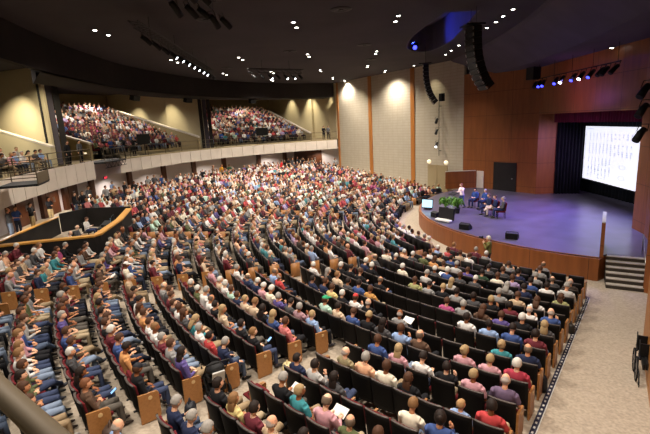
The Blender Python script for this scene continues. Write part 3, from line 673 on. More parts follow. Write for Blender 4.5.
def person(fig, loc, rz, shirt, hair, pants, skin, shoe=(.02, .02, .02, 1), scale=1.0, hcol=None):
    p = bpy.data.objects.new('person', fig['body']); COL.objects.link(p); p.location = loc; p.rotation_euler = (0, 0, rz); p.scale = (scale,)*3; p.color = skin
    def ch(name, me, col, mtx=None):
        o = bpy.data.objects.new(name, me); COL.objects.link(o); o.parent = p; o.color = col
        if mtx is not None: o.matrix_local = mtx
        return o
    ch('top', fig['top'], shirt); ch('trousers', fig['trou'], pants)
    for s in fig['shoes']: ch('shoe', s, shoe)
    ch('hair' if hair not in ('cap', 'beanie') else 'hat', HM[hair], hcol or rgb('241a15'), fig['head'])
    if hair in ('cap', 'beanie'): ch('hair', HM['balding'], rgb('4a3122'), fig['head'])
    return p
# ---- seat layout
def blocks(k):
    r = 14.5+.965*k; w_ = math.degrees(1.2/r); ps = [140.2, 170.0, 203.8]; nm = ['far aisle', 'centre aisle', 'long aisle', 'wide side aisle']
    if k >= 11: ps = [130.5, 140.2, 155.5, 170.0, 187.0, 203.8, 220.3]; nm = ['far wall aisle', 'far aisle', 'far rear aisle', 'centre aisle', 'middle rear aisle', 'long aisle', 'short rear aisle', 'wide side aisle']
    lo = 124.0; out = []
    for p, q in zip(ps+[232.8], nm):
        if p-lo > 3 or p == 232.8: out.append((lo, p, q))
        lo = p+w_
    return r, out
BOOTH = [(-15.6, 18.9), (-10.3, 19.7), (-11.6, 28.2), (-18.5, 31.0), (-20, 26)]
def inside(x, y, P):
    c = False
    for i in range(len(P)):
        x1, y1 = P[i]; x2, y2 = P[i-1]
        if (y1 > y) != (y2 > y) and x < (x2-x1)*(y-y1)/(y2-y1)+x1: c = not c
    return c
def pix(x, y, z):
    d = Vector((x, y, z)); q = d.dot(_f)
    return (325+F*d.dot(_R)/q, 217-F*d.dot(_U)/q, q) if q > .5 else (-999, -999, q)
PLACED = {}
for e in """0 3 2 gray balding;0 3 6 gray white;1 3 2 gray brown;1 3 4 gray brown;1 3 7 white brown;1 3 8 tan brown;1 3 9 red brown;2 3 0 dbrown bald;2 3 1 dgray balding;2 3 2 gray gray;2 3 3 navy dark;2 3 4 dgray brown;2 3 5 dgray dark;2 3 8 blue dark;2 3 9 tan dark;2 3 10 white brown;3 3 0 lgray gray;3 3 1 white dark;3 3 2 blue dark;3 3 3 lavender brown;3 3 4 cream brown;3 3 5 green dark;3 3 6 purple brown;3 3 7 lgray gray;3 3 8 tan brown;3 3 9 orange brownL;3 3 10 olive brown;3 3 11 dgray white;4 3 0 ygreen brownL;4 3 2 navy dark;4 3 3 gray grayL;4 3 5 dgray white;4 3 6 dgray brown;4 3 7 blue white;4 3 8 dgray white;4 3 12 black white;5 2 0 maroon bald;5 3 1 white brownL;5 3 2 tan brown;5 3 3 gray gray;5 3 6 lgray blondL;5 3 8 lgray gray;5 3 10 cream white;5 3 13 dgray balding;6 2 1 orange brown;6 3 0 blue bald;6 3 1 white bald;6 3 2 maroon dark;6 3 3 black blond;6 3 4 dgray dark;6 3 5 gray dark;6 3 6 black blond;6 3 7 gray dark;6 3 8 ygreen brown;6 3 12 black white;6 3 13 navy white;7 2 0 lblue gray;7 3 0 dgray blondL;7 3 1 black white;7 3 2 purple brown;7 3 3 brown brownL;7 3 4 gray gray;7 3 5 magenta brown;7 3 10 black balding;7 3 12 black brown;7 3 13 black dark;7 3 14 black white;8 2 0 gray gray;8 3 0 maroon dark;8 3 1 blue dark;8 3 2 lblue dark;8 3 3 white dark;8 3 9 mustard brown;8 3 10 blue dark;8 3 11 dgray dark;8 3 12 beige lbrown;8 3 13 black grayL;8 3 15 white white;9 2 0 dgray white;9 2 1 teal brown;9 3 0 navy balding;9 3 1 teal blondB;9 3 6 gray bald;9 3 8 black bald;9 3 9 white redhat;9 3 10 black white;9 3 11 yellow brown;9 3 12 navy brown;9 3 13 navy dark;10 2 0 dgray white;10 2 1 black bald;10 2 3 blue dark;10 3 0 crimson white;10 3 1 pink blond;10 3 2 pink blondB;10 3 4 brown balding;10 3 5 lblue brown;10 3 6 dgray darkL;10 3 7 black blond;10 3 8 blue brown;10 3 9 beige dark;10 3 10 mint greencap;10 3 15 red bald;10 3 16 lblue balding;11 5 0 maroon gray;11 5 1 white white;11 6 0 lblue blond;11 6 1 floral gray;11 6 2 dgray dark;11 6 3 purple gray;11 6 4 cream white;11 6 5 pink white;11 6 6 navy white;11 6 7 navy balding;11 6 9 white gray;11 7 0 plum bald;11 7 1 pink blond;11 7 2 black dark;11 7 3 white dark;11 7 4 pink blondL;11 7 5 blue brown;12 5 0 beige brownL;12 6 0 pink brown;12 6 1 blue blondL;12 6 2 black darkL;12 6 3 beige lbrown;12 6 4 beige blond;12 6 5 navy brown;12 6 6 mint brown;12 6 7 white white;12 6 8 beige white;12 6 10 pink brown;12 7 0 red dark;12 7 1 lblue tan;12 7 3 black brownL;12 7 4 cream brown;12 7 5 peach gray;12 7 6 khaki bald;13 5 0 navy brown;13 5 1 orange brown;13 6 0 black lbrown;13 6 1 black dark;13 6 3 beige blondL;13 6 4 black dark;13 6 5 white balding;13 6 6 white gray;13 6 7 olive white;13 6 8 black white;13 7 1 blue darkB;13 7 2 cream lbrown;13 7 5 dgray darkL;13 7 6 lgray dark;13 7 7 navy dark;14 5 0 maroon dark;14 5 1 white blond;14 5 2 tan blond;14 6 0 navy gray;14 6 1 red dark;14 6 2 white gray;14 6 3 teal blondL;14 6 4 dgray brownL;14 6 5 white brown;14 6 6 dgray brown;14 6 7 maroon brown;14 6 8 dgray brown;14 6 9 gray bald;14 7 2 dgray brown;14 7 3 olive balding;14 7 4 pink balding;14 7 5 teal blond;14 7 6 black gray;15 5 0 cream whitecap;15 5 1 blue bald;15 5 4 white bald;15 6 0 purple darkL;15 6 1 gray brown;15 6 2 maroon gray;15 6 3 white lbrown;15 6 4 white brown;15 6 5 orange brown;15 6 6 beige brownL;15 6 7 white dark;15 6 8 black brown;15 6 9 navy dark;15 7 4 dgray dark;15 7 5 tan bald;15 7 6 maroon dark;15 7 7 yellow lbrownL;15 7 8 black dark;16 5 0 brown dark;16 5 2 tan blond;16 5 3 purple gray;16 5 5 dgray bald;16 6 0 black cap;16 6 2 orange dark;16 6 3 blue brown;16 6 5 black brown;16 6 7 dgray dark;16 6 8 dgray dark;16 6 10 tan dark;16 7 6 lgray gray;16 7 7 navy gray;16 7 8 navy gray;17 5 0 blue bald;17 5 1 gray bald;17 5 2 white dark;17 5 3 lgray brown;17 5 5 gray dark;17 6 0 brown redbrown;17 6 4 black brown;17 6 5 blue brown;17 6 7 purple gray;17 6 8 black brown;17 6 9 maroon brown;17 6 10 dgray gray;17 6 11 maroon dark;17 7 8 lblue bald;18 5 0 navy brown;18 5 3 lteal dark;18 5 5 mint brown;18 6 0 blue brown;18 6 1 brown brownL;18 6 2 olive dark;18 6 3 olive brown;18 6 4 white lbrown;18 6 5 white lbrown;18 6 7 blue brown;18 6 8 lgray brown;18 6 10 olive dark;18 6 11 olive brown;18 6 12 gray brown;19 5 0 gray bald;19 5 2 gray brown;19 5 3 dgray brown;19 5 5 gray dark""".split(';'):
    a = e.split(); PLACED[(int(a[0]), int(a[1]), int(a[2]))] = (a[3], a[4])
rnd = random.Random(11)
FARC = ['white']*7+['beige', 'cream', 'lgray', 'gray', 'tan']*2+['dgray', 'black', 'navy', 'dbrown', 'maroon']*2+['pink', 'lblue', 'dgray', 'black', 'navy', 'maroon', 'red']*2+['black']*3+['blue', 'purple', 'crimson', 'olive', 'teal', 'brown', 'peach', 'mint', 'lavender', 'salmon', 'magenta']
FARH = ['dark', 'brown', 'brown', 'gray', 'gray', 'white', 'white', 'bald', 'balding', 'blond', 'lbrown', 'blondL', 'brownL', 'darkL']
seats = []
for k in range(24):
    r, bl = blocks(k)
    for bi, (a0, a1, an_) in enumerate(bl):
        n = int(math.radians(a1-a0)*r/.56); st = (a1-a0)/n
        for i in range(n):
            a = a1-(i+.5)*st; t = math.radians(a); x, y = CX+r*math.cos(t), CY+r*math.sin(t)
            if inside(x, y, BOOTH): continue
            z = floor_z(x, y); u, v, d = pix(x, y, z+1.2); us, vs_, _ = pix(x, y, z+.6)
            if not (-40 < u < 680 and vs_ < 470 and d > 1): continue
            who = PLACED.get((k, bi, i))
            if who is None:
                if v < 252: pr = .97 if not (u > 400 and v > 236) else .8
                elif u < 180 and v < 300: pr = .72
                elif u < 62: pr = .9
                elif u < 130: pr = .45
                else: pr = 0
                if rnd.random() < pr: who = (rnd.choice(FARC), rnd.choice(FARH))
            seats.append(dict(k=k, b=bi, i=i, n=n, t=t, x=x, y=y, z=z, u=u, v=v, d=d, who=who, aisle=an_, inframe=(-6 < u < 655 and -5 < v < 440)))
seats.sort(key=lambda s: s['d'])
near = [s for s in seats if s['inframe']]
seat_ids = set(id(s) for s in near[:300])
occ = [s for s in near if s['who']]
person_ids = set(id(s) for s in occ[:262])
fix_kids()
COLN = dict(lgray='light grey', dgray='dark grey', gray='grey', lblue='light blue', floral='floral', ygreen='yellow green', dbrown='dark brown', lteal='pale teal', crimson='crimson')
HN = dict(dark='dark hair', brown='brown hair', lbrown='light brown hair', redbrown='reddish hair', blond='blond hair', gray='grey hair', white='white hair', bald='bald head', balding='thinning hair', tan='fair hair', darkL='long dark hair', brownL='long brown hair',
          lbrownL='long fair hair', blondL='long blond hair', blondB='blond bun', darkB='dark bun', grayL='long grey hair', cap='dark cap', greencap='green cap', whitecap='white cap', redhat='red hat')
def where(s): return '%s seat from %s, %s row' % (ORD[s['i']], s['aisle'], ORD[s['k']])
def hairspec(h):
    if h == 'cap': return 'cap', rgb('23252c')
    if h == 'greencap': return 'cap', rgb('2f9a6a')
    if h == 'whitecap': return 'cap', rgb('e4e2dd')
    if h == 'redhat': return 'beanie', rgb('c03a38')
    base = h.rstrip('LB'); c = rgb(HAIR[base])
    if base == 'bald': return 'bald', rgb('a0938a')
    if base == 'balding': return 'balding', rgb('6a5a4c')
    return ('long' if h.endswith('L') else 'bun' if h.endswith('B') else 'short'), c
stuff_seats = []; stuff_people = []
for s in seats:
    rz = s['t']+math.pi; isolate = id(s) in seat_ids
    en = (-1,) if s['i'] == 0 else (1,) if s['i'] == s['n']-1 else ()
    if isolate:
        c = copy_tree(PROTO[(0 if s['who'] else 1, en)]); c.location = (s['x'], s['y'], s['z']); c.rotation_euler = (0, 0, rz)
        c.name = 'theater_seat'
        tag(c, ('%s black maroon theatre seat, %s' % ('occupied' if s['who'] else 'empty', where(s))), 'seat', 'theatre seats in the curved rows')
    else: stuff_seats.append((s['x'], s['y'], s['z'], rz, 1 if en else 0, en[0] if en else 0))
    if not s['who']: continue
    shirt, h = s['who']
    if id(s) in person_ids:
        hk, hc = hairspec(h); sc_ = rnd.uniform(.96, 1.05); child = (s['k'], s['b'], s['i']) in PLACED and h == 'tan'
        key = shirt
        fig = rnd.choice(SIT)
        if s['v'] > 330 and s['u'] < 180: fig = rnd.choice(SIT[:4]+SIT[7:8])
        colr = soft(rgb(CLO['salmon'] if shirt == 'pink' and 280 < s['u'] < 300 else CLO[shirt]))
        p = person(fig, (s['x'], s['y'], s['z']-.02), rz+rnd.uniform(-.12, .12), colr, hk, rnd.choice(PANTS), rnd.choice(SKIN), rgb(rnd.choice(['1a1a1a', '2c221c', '3a3a40', 'b8b4ae'])), sc_*(.82 if child else 1), hc)
        tag(p, '%s top, %s, %s' % (COLN.get(shirt, shirt), HN.get(h, 'hair'), where(s)), 'person', 'audience seated in the main hall')
    else: stuff_people.append((s['x'], s['y'], s['z'], rz, soft(rgb(CLO[shirt]), .3), hairspec(h)))
for q in PROTO.values():
    for o in KIDS.get(q.name, []):
        for g in KIDS.get(o.name, []): bpy.data.objects.remove(g)
        bpy.data.objects.remove(o)
    bpy.data.objects.remove(q)
# balcony rows: bilinear blocks between the sloping parapets
def bay(FL, FR, BR, BL, z0, slope, seed, first=0):
    q = random.Random(seed); depth = max(math.dist(FL, BL), math.dist(FR, BR)); nrow = int(depth/.9)
    for j in range(nrow+1):
        t = j/nrow; a = lerp(FL, BL, t); b = lerp(FR, BR, t); L = math.dist(a, b); n = int(L/.56)
        for i in range(n):
            p = lerp(a, b, (i+.5)/n); dl = lerp((math.dist(FL, BL),), (math.dist(FR, BR),), (i+.5)/n)[0]
            z = z0+slope*dl*t; rz = math.atan2(28-p[1], 14-p[0]); u, v, d = pix(p[0], p[1], z+1)
            if not (-10 < u < 345): continue
            stuff_seats.append((p[0], p[1], z, rz, 0, 0))
            if q.random() < .93: stuff_people.append((p[0], p[1], z, rz, soft(rgb(CLO[q.choice(FARC+['pink', 'red', 'white', 'cream'])]), .25), hairspec(q.choice(FARH))))
bay((-19.5, 38.1), (-15.2, 47.7), (-25.4, 54.0), (-30.5, 45.5), -1.6, .33, 5)
bay((-13.2, 52.6), (-2.2, 58.6), (-8.4, 67.2), (-18.0, 64.5), -1.75, .33, 6)
# crowd and distant seats as one mesh each
def template(sit=True):
    mb = MB(); tag_ = []
    def mark(c):
        while len(tag_) < len(mb.v): tag_.append(c)
    mb.ell((-.08, 0, 1.19), (.1, .085, .12), 8, 6); mb.tube([(-.1, 0, 1.0), (-.09, 0, 1.12)], .05, 6, cap=False); mark(0)
    mb.ell((.20, .06, .70), (.06, .04, .035), 6, 4); mb.ell((.20, -.06, .70), (.06, .04, .035), 6, 4); mark(0)
    P = [(-.06, .50, .16, .10), (-.09, .7, .155, .11), (-.11, .93, .19, .11), (-.11, 1.04, .11, .07)]; V = []
    for x, z, ry, rx in P:
        for q in range(8): a = math.pi*q/4; V.append((x+rx*math.cos(a), ry*math.sin(a), z))
    mb.add(V, [(i*8+q, i*8+(q+1) % 8, i*8+8+(q+1) % 8, i*8+8+q) for i in range(3) for q in range(8)]+[tuple(24+q for q in range(8))])
    for s in (-1, 1): mb.tube([(-.11, s*.19, .99), (0, s*.24, .73), (.18, s*.10, .70)], [.06, .05, .035], 6)
    mark(1)
    for s in (-1, 1): mb.tube([(-.05, s*.09, .51), (.42, s*.12, .53), (.45, s*.12, .06)], [.09, .075, .05], 6)
    mark(2)
    mb.ell((-.10, 0, 1.225), (.1, .092, .11), 8, 6, 0, lambda d: 1.06 if not (d[0] > .3 and d[2] < .4) and d[2] > -.6 else .8); mark(3)
    return np.array(mb.v), mb.f, np.array(tag_)
TV, TF, TT = template()
def instanced(name, V, Fs, items, mats, fmat=None, cols=None):
    V = np.asarray(V, float); n = len(V); N = len(items)
    out = np.empty((N, n, 3))
    for j, it in enumerate(items):
        c, s = math.cos(it[3]), math.sin(it[3]); out[j, :, 0] = it[0]+V[:, 0]*c-V[:, 1]*s; out[j, :, 1] = it[1]+V[:, 0]*s+V[:, 1]*c; out[j, :, 2] = it[2]+V[:, 2]
    lens = np.array([len(f) for f in Fs]); flat = np.concatenate([np.array(f) for f in Fs]); tot = int(lens.sum())
    me = bpy.data.meshes.new(name); me.vertices.add(N*n); me.vertices.foreach_set('co', out.reshape(-1))
    idx = (flat[None, :]+np.arange(N)[:, None]*n).reshape(-1).astype(np.int32); me.loops.add(N*tot); me.loops.foreach_set('vertex_index', idx)
    ls = np.concatenate([[0], np.cumsum(lens)[:-1]]); starts = (ls[None, :]+np.arange(N)[:, None]*tot).reshape(-1).astype(np.int32)
    me.polygons.add(N*len(Fs)); me.polygons.foreach_set('loop_start', starts)
    if fmat is not None: me.polygons.foreach_set('material_index', np.tile(np.array(fmat, dtype=np.int32), N))
    for m in mats: me.materials.append(M[m])
    me.update(calc_edges=True); me.validate()
    if cols is not None:
        ca = me.color_attributes.new('Col', 'FLOAT_COLOR', 'POINT'); ca.data.foreach_set('color', cols.reshape(-1).astype(np.float32)); me.polygons.foreach_set('use_smooth', [True]*len(me.polygons))
    o = bpy.data.objects.new(name, me); COL.objects.link(o); return o
cols = np.empty((len(stuff_people), len(TV), 4)); items = []
for j, (x, y, z, rz, shirt, (hk, hc)) in enumerate(stuff_people):
    sk = rnd.choice(SKIN); sk = tuple(q*.88 for q in sk[:3])+(1,); hh = sk if hk == 'bald' else hc; pal = [sk, shirt, tuple(q*.75 for q in rnd.choice(PANTS)), hh]
    for q in range(4): cols[j, TT == q] = pal[q]
    items.append((x+rnd.uniform(-.07, .07), y+rnd.uniform(-.07, .07), z+rnd.uniform(-.06, .06), rz+rnd.uniform(-.35, .35)))
tag(instanced('seated_crowd', TV, TF, items, ['crowd'], cols=cols), 'dense seated crowd filling the far rows and both balcony bays', 'crowd', kind='stuff')
def seat_low(side):
    mb = MB(); mb.box((-.29, 0, .62), (.05, .52, .6), 0, 0, -.1); mb.box((-.30, 0, .925), (.06, .52, .02), 0, 3); mb.box((-.24, 0, .66), (.05, .47, .46), 0, 1, -.1); mb.box((.02, 0, .43), (.44, .47, .08), 0, 1); mb.box((-.08, .27, .3), (.3, .04, .6), 0, 0)
    if side: mb.box((-.03, side*.3, .34), (.42, .05, .64), 0, 2)
    return mb
A_, B_ = [], []
for side in (0, -1, 1):
    mb = seat_low(side); its = [s[:4] for s in stuff_seats if s[5] == side]
    if not its: continue
    A_.append((mb, its))
objs = [instanced('theater_seats', mb.v, mb.f, its, ['seat_shell', 'seat_maroon', 'end_panel_wood', 'seat_rim_highlight'], mb.mi) for mb, its in A_]
bm = bmesh.new()
for o in objs: bm.from_mesh(o.data)
me = bpy.data.meshes.new('distant_seating'); bm.to_mesh(me); bm.free()
for m in ('seat_shell', 'seat_maroon', 'end_panel_wood', 'seat_rim_highlight'): me.materials.append(M[m])
for o in objs: bpy.data.objects.remove(o)
o = bpy.data.objects.new('distant_seating', me); COL.objects.link(o); tag(o, 'distant black and maroon theatre seats under the crowd in far rows and balcony', 'seats', kind='stuff')
# ------------------------------------------------------------------ standing people
def toward(x, y, tx, ty): return math.atan2(ty-y, tx-x)
BACK = [(-17.8,24.2,'dgray','nearest the cut-off wall edge'),(-18.0,25.1,'blue','second from the cut-off edge'),(-18.0,26.4,'black','against the first wood door'),(-18.2,28.6,'black','before the wood door with arms folded, beside booth'),(-17.5,30.4,'black','first of the pair behind the booth'),(-17.2,30.9,'black','second of the pair behind the booth'),
 (-17.9,33.1,'dgray','beside the last wood door'),(-17.0,33.9,'gray','beside the person in tan'),(-16.5,34.3,'tan','beside the wood column near booth'),(-17.6,36.3,'lblue','below the exit sign'),(-16.5,36.1,'black','first of two past the exit sign'),(-15.9,36.6,'black','second of two past the exit sign'),
 (-15.9,39.6,'gray','first of three beside a wood column'),(-15.5,40.1,'dgray','middle of three beside a wood column'),(-15.0,40.5,'blue','last of three beside a wood column'),(-13.6,41.6,'white','alone before the pale lower wall'),(-12.3,44.9,'black','at the column below the second bay'),(-11.8,47.2,'brown','first of three near the balcony gap'),
 (-11.2,48.6,'mustard','second of three near the balcony gap'),(-10.4,48.9,'green','third of three near the balcony gap'),(-4.9,52.8,'red','first of five along the far lower wall'),(-4.2,54.3,'black','second of five along the far lower wall'),(-3.7,54.6,'dgray','middle of five along the far lower wall'),(-3.1,55.0,'black','fourth of five along the far lower wall'),(-2.4,55.3,'black','last of five before the far doors'),(1.6,54.4,'gray','alone at the corner of the striped far wall')]
q2 = random.Random(5)
for n_, (x, y, c, lab) in enumerate(BACK):
    hk, hc = hairspec(q2.choice(['dark', 'brown', 'gray', 'brownL', 'balding', 'dark']))
    p = person(STAND[1 if n_ == 3 else q2.choice([0, 1, 2])], (x, y, floor_z(x, y)), toward(x, y, CX, CY)+q2.uniform(-.4, .4), rgb(CLO[c]), hk, rgb('9a8560') if n_ in (2, 3) else q2.choice(PANTS), q2.choice(SKIN), scale=q2.uniform(.98, 1.05), hcol=hc)
    tag(p, 'person in %s standing %s' % (COLN.get(c, c), lab), 'person', 'people standing along the lower back wall')
for x, y, c, lab, f_ in [(-17.9, 31.3, 'black', 'in dark clothes standing behind the balcony rail beside the pillar', 0), (-18.3, 33.6, 'dgray', 'in a grey jacket at the balcony rail near the step light', 0), (-18.2, 38.4, 'blue', 'in bright blue shirt standing on the balcony camera platform', 2), (-17.2, 40.7, 'black', 'in black operating a camera behind the balcony rail', 3),
                     (-11.6, 51.7, 'blue', 'in blue on the balcony between pillar and second bay', 1), (.4, 58.0, 'black', 'in black at the far end of the balcony', 1), (1.0, 57.75, 'dgray', 'in grey at the far end of the balcony by the wall', 0)]:
    p = person(STAND[f_], (x, y, -1.95), toward(x, y, 14, 28), rgb(CLO[c]), 'short', rgb('1c1c20'), SKIN[0]); tag(p, 'person '+lab, 'person', 'people standing on the balcony')
# seated along the near balcony edge
for n_, (x, y, c, hh) in enumerate([(-17.6, 24.4, 'dgray', 'dark'), (-17.8, 25.3, 'pink', 'blond'), (-18.0, 26.1, 'lblue', 'brown'), (-18.1, 26.9, 'white', 'gray'), (-18.3, 27.7, 'beige', 'darkL'), (-18.4, 28.5, 'dgray', 'dark'), (-18.5, 29.3, 'lblue', 'brown'), (-19.2, 25.2, 'red', 'brown'), (-19.3, 26.8, 'white', 'lbrown'), (-19.5, 28.3, 'white', 'blond')]):
    rz = toward(x, y, 14, 28); hk, hc = hairspec(hh)
    ch = empty('folding_chair', (x, y, -1.95+(.25 if x < -19 else 0)), rz); tag(ch, 'dark chair on the balcony edge beside the sloping beige parapet', 'chair', 'chairs along the balcony edge')
    MB().box((.03, 0, .43), (.42, .44, .05)).build('seat', 'black', ch); MB().box((-.2, 0, .72), (.04, .44, .4), 0, 0, -.1).build('backrest', 'black', ch)
    for a in (-.16, .2):
        for b in (-.19, .19): MB().tube([(a, b, 0), (a, b, .41)], .012, 6).build('leg', 'dark_metal', ch)
    p = person(q2.choice(SIT), (x, y, -1.97+(.25 if x < -19 else 0)), rz, rgb(CLO[c]), hk, q2.choice(PANTS), q2.choice(SKIN), hcol=hc)
    tag(p, 'person in %s, %s, seated %s on the near balcony' % (COLN.get(c, c), HN[hh], ORD[n_]), 'person', 'people seated along the balcony edge')
# ------------------------------------------------------------------ sound booth
r = empty('sound_booth', (-13, 21, -6)); tag(r, 'black sound booth with a honey wood ledge amid the rear seats', 'booth')
BP = [(-15.6, 18.9), (-14.2, 19.35), (-11.0, 20.2), (-10.9, 20.6), (-11.4, 24.0), (-12.4, 27.6)]
P = [(x+13, y-21) for x, y in BP]
MB().wall(P, -1.2, 1.32, .12, side=1).build('front_wall', 'black_panel', r); MB().wall(offset(P, -.06), 1.32, 1.40, .36, side=1).build('ledge', 'booth_cap', r)
P2_ = [(x+13, y-21) for x, y in [(-12.4, 27.6), (-15.4, 27.9), (-16.2, 26.2)]]
MB().wall(P2_, -.6, 1.5, .12, side=1).build('back_wall', 'black_panel', r)
P3 = [(x+13, y-21) for x, y in [(-16.0, 25.8), (-15.3, 19.4)]]
MB().wall(P3, -.6, 1.35, .1, side=-1).build('side_wall', 'black_panel', r); MB().wall(offset(P3, .04), 1.35, 1.41, .2, side=-1).build('ledge', 'booth_cap', r)
MB().prism([(x+13, y-21) for x, y in [(-15.6, 19.2), (-11.1, 20.4), (-12.4, 27.5), (-16.1, 26)]], -.15, -.05).build('booth_floor', 'black_panel', r)
for i, (x, y, rz, lab) in enumerate([(-13.2, 25.9, .3, 'mixing desk inside the booth before the person in white'), (-12.3, 23.2, .1, 'second control desk behind the booth ledge')]):
    t = empty('control_desk', (x, y, -6.05), rz); tag(t, lab, 'desk'); MB().box((0, 0, .74), (.8, 2.0, .06)).build('desk_top', 'black', t)
    bevel(MB().box((.05, 0, .84), (.6, 1.4, .12), 0, 0, .12).build('console', 'dark_metal', t), .02)
    for s in (-.85, .85): MB().box((0, s, .37), (.7, .05, .74)).build('leg', 'black', t)
    for s in (-.35, .35):
        m = MB().box((.33, s, 1.12), (.04, .52, .32)).build('monitor', 'black', t); MB().box((.305, s, 1.12), (.012, .48, .28)).build('display', 'screen_small', m)
for x, y, c, h, lab in [(-14.3, 25.7, 'white', 'brown', 'person in white shirt seated at the mixing desk in the booth'), (-13.6, 23.4, 'dgray', 'bald', 'bald person in grey seated behind the booth ledge, farther of two'), (-13.2, 22.0, 'white', 'bald', 'bald person in white seated behind the booth ledge, closer of two')]:
    hk, hc = hairspec(h); p = person(SIT[1], (x, y, -6.02), toward(x, y, CX, CY), rgb(CLO[c]), hk, rgb('2a3350'), SKIN[1], hcol=hc); tag(p, lab, 'person')
    s = empty('office_chair', (x, y, -6.05), toward(x, y, CX, CY)); tag(s, 'black office chair under the '+lab.split(' seated')[0]+' in the booth', 'chair')
    MB().box((.03, 0, .44), (.46, .46, .07)).build('seat', 'black', s); MB().box((-.24, 0, .75), (.05, .42, .5), 0, 0, -.1).build('backrest', 'black', s); MB().tube([(0, 0, .04), (0, 0, .42)], .03, 8).build('stem', 'dark_metal', s)
    mb = MB()
    for q in range(5): a = q*1.2566; mb.tube([(0, 0, .07), (.26*math.cos(a), .26*math.sin(a), .03)], .018, 6)
    mb.build('base', 'dark_metal', s)
# balcony platform screens and equipment
for x, y, z, w_, h_, lab in [(-16.8, 42.2, -1.95, 1.5, .95, 'black monitor on a stand facing away before the first balcony bay'), (-7.3, 55.6, -1.95, 1.7, .95, 'black monitor on a stand before the second balcony bay')]:
    t = empty('monitor_stand', (x, y, z), toward(x, y, 14, 28)); tag(t, lab, 'monitor')
    bevel(MB().box((0, 0, 1.45), (.08, w_, h_)).build('monitor', 'black', t), .01); MB().tube([(0, 0, 0), (0, 0, 1.3)], .04, 8).build('pole', 'dark_metal', t); MB().box((0, 0, .02), (.6, .9, .04)).build('base', 'dark_metal', t)
t = empty('camera_platform', (-17.3, 35.0, -1.95), math.pi/2*0); tag(t, 'dark truss camera platform bridging the gap in the balcony front', 'platform')
MB().box((0, 0, -.05), (1.9, 3.7, .12)).build('deck', 'dark_metal', t)
mb = MB()
for i in range(6): y = -1.75+i*.58; mb.tube([(.95, y, -.1), (.95, y+.29, -.45)], .02, 6); mb.tube([(.95, y+.29, -.45), (.95, y+.58, -.1)], .02, 6)
mb.tube([(.95, -1.8, -.45), (.95, 1.8, -.45)], .03, 6); mb.build('truss', 'dark_metal', t)
for z in (.45, .95): MB().tube([(.95, -1.8, z), (.95, 1.8, z)], .025, 6).build('top_rail', 'rail_metal', t)
for i in range(4): MB().tube([(.95, -1.8+i*1.2, 0), (.95, -1.8+i*1.2, .95)], .022, 6).build('post', 'rail_metal', t)
for x, y, z, rz, lab in [(-16.7, 37.2, -1.95, -.5, 'video camera on tripod at the end of the camera platform'), (-16.9, 34.6, -1.95, -.4, 'video camera on tripod in the middle of the camera platform')]:
    t = empty('video_camera', (x, y, z), rz); tag(t, lab, 'camera')
    bevel(MB().box((0, 0, 1.45), (.42, .14, .18)).build('camera_body', 'black', t), .015); MB().tube([(.2, 0, 1.45), (.38, 0, 1.45)], .06, 12).build('lens', 'dark_metal', t)
    for q in range(3): a = q*2.094; MB().tube([(0, 0, 1.35), (.35*math.cos(a), .35*math.sin(a), .02)], .016, 6).build('leg', 'dark_metal', t)
o = bevel(MB().box((0, 0, .75), (.8, .7, 1.5)).build('speaker_cabinet', 'black', loc=(-17.3, 22.9, -1.9), rz=.3), .02); tag(o, 'tall black cabinet at the near end of the balcony seats', 'speaker')
# small projecting camera basket at near balcony edge
t = empty('camera_basket', (-14.2, 20.8, -1.95), .35); tag(t, 'small mesh-sided camera basket projecting from the near balcony edge', 'platform')
MB().box((0, 0, -.1), (1.6, 2.2, .1)).build('deck', 'dark_metal', t); mb = MB()
for z in (.25, .55, .95): mb.tube([(-.8, -1.1, z), (.8, -1.1, z), (.8, 1.1, z), (-.8, 1.1, z)], .022, 6)
mb.build('top_rail', 'rail_metal', t)
for a, b in ((.8, -1.1), (.8, 1.1), (-.8, -1.1), (-.8, 1.1)): MB().tube([(a, b, -.1), (a, b, .95)], .025, 6).build('post', 'rail_metal', t)
MB().box((.8, 0, .2), (.02, 2.15, .5)).build('mesh_panel', 'rail_metal', t)
tag(bevel(MB().box((0, 0, 0), (.12, .25, .12)).build('step_light', 'sconce', loc=(-19.0, 35.6, -1.3)), .01), 'small lit step light on the parapet beside the pillar', 'lamp')
# ------------------------------------------------------------------ stage furniture
def stage(x, y): return (x, y, -6.2)
face = toward(9.6, 29.8, 0, 22)
hk, hc = hairspec('brown')
p = person(STAND[4], stage(9.55, 29.75), math.radians(200), rgb('f0dcdc'), 'short', rgb('3a4a78'), SKIN[1], hcol=rgb('7a4a30')); tag(p, 'presenter in pale shirt and jeans standing at the clear lectern', 'person')
t = empty('lectern', stage(8.75, 29.35), math.radians(200)); tag(t, 'clear acrylic lectern beside the standing presenter on stage', 'lectern')
MB().box((0, 0, .55), (.03, .5, 1.1)).build('front_panel', 'acrylic', t); MB().box((0, 0, .01), (.4, .6, .03)).build('base', 'acrylic', t); MB().box((-.1, 0, 1.12), (.42, .6, .03), 0, 0, .25).build('top', 'dark_metal', t)
for s in (-.26, .26): MB().tube([(0, s, 0), (0, s, 1.1)], .018, 8).build('leg', 'steel', t)
m = MB().tube([(.1, .1, 1.14), (.05, .1, 1.35), (-.12, .1, 1.45)], .008, 6).build('microphone', 'black', t)
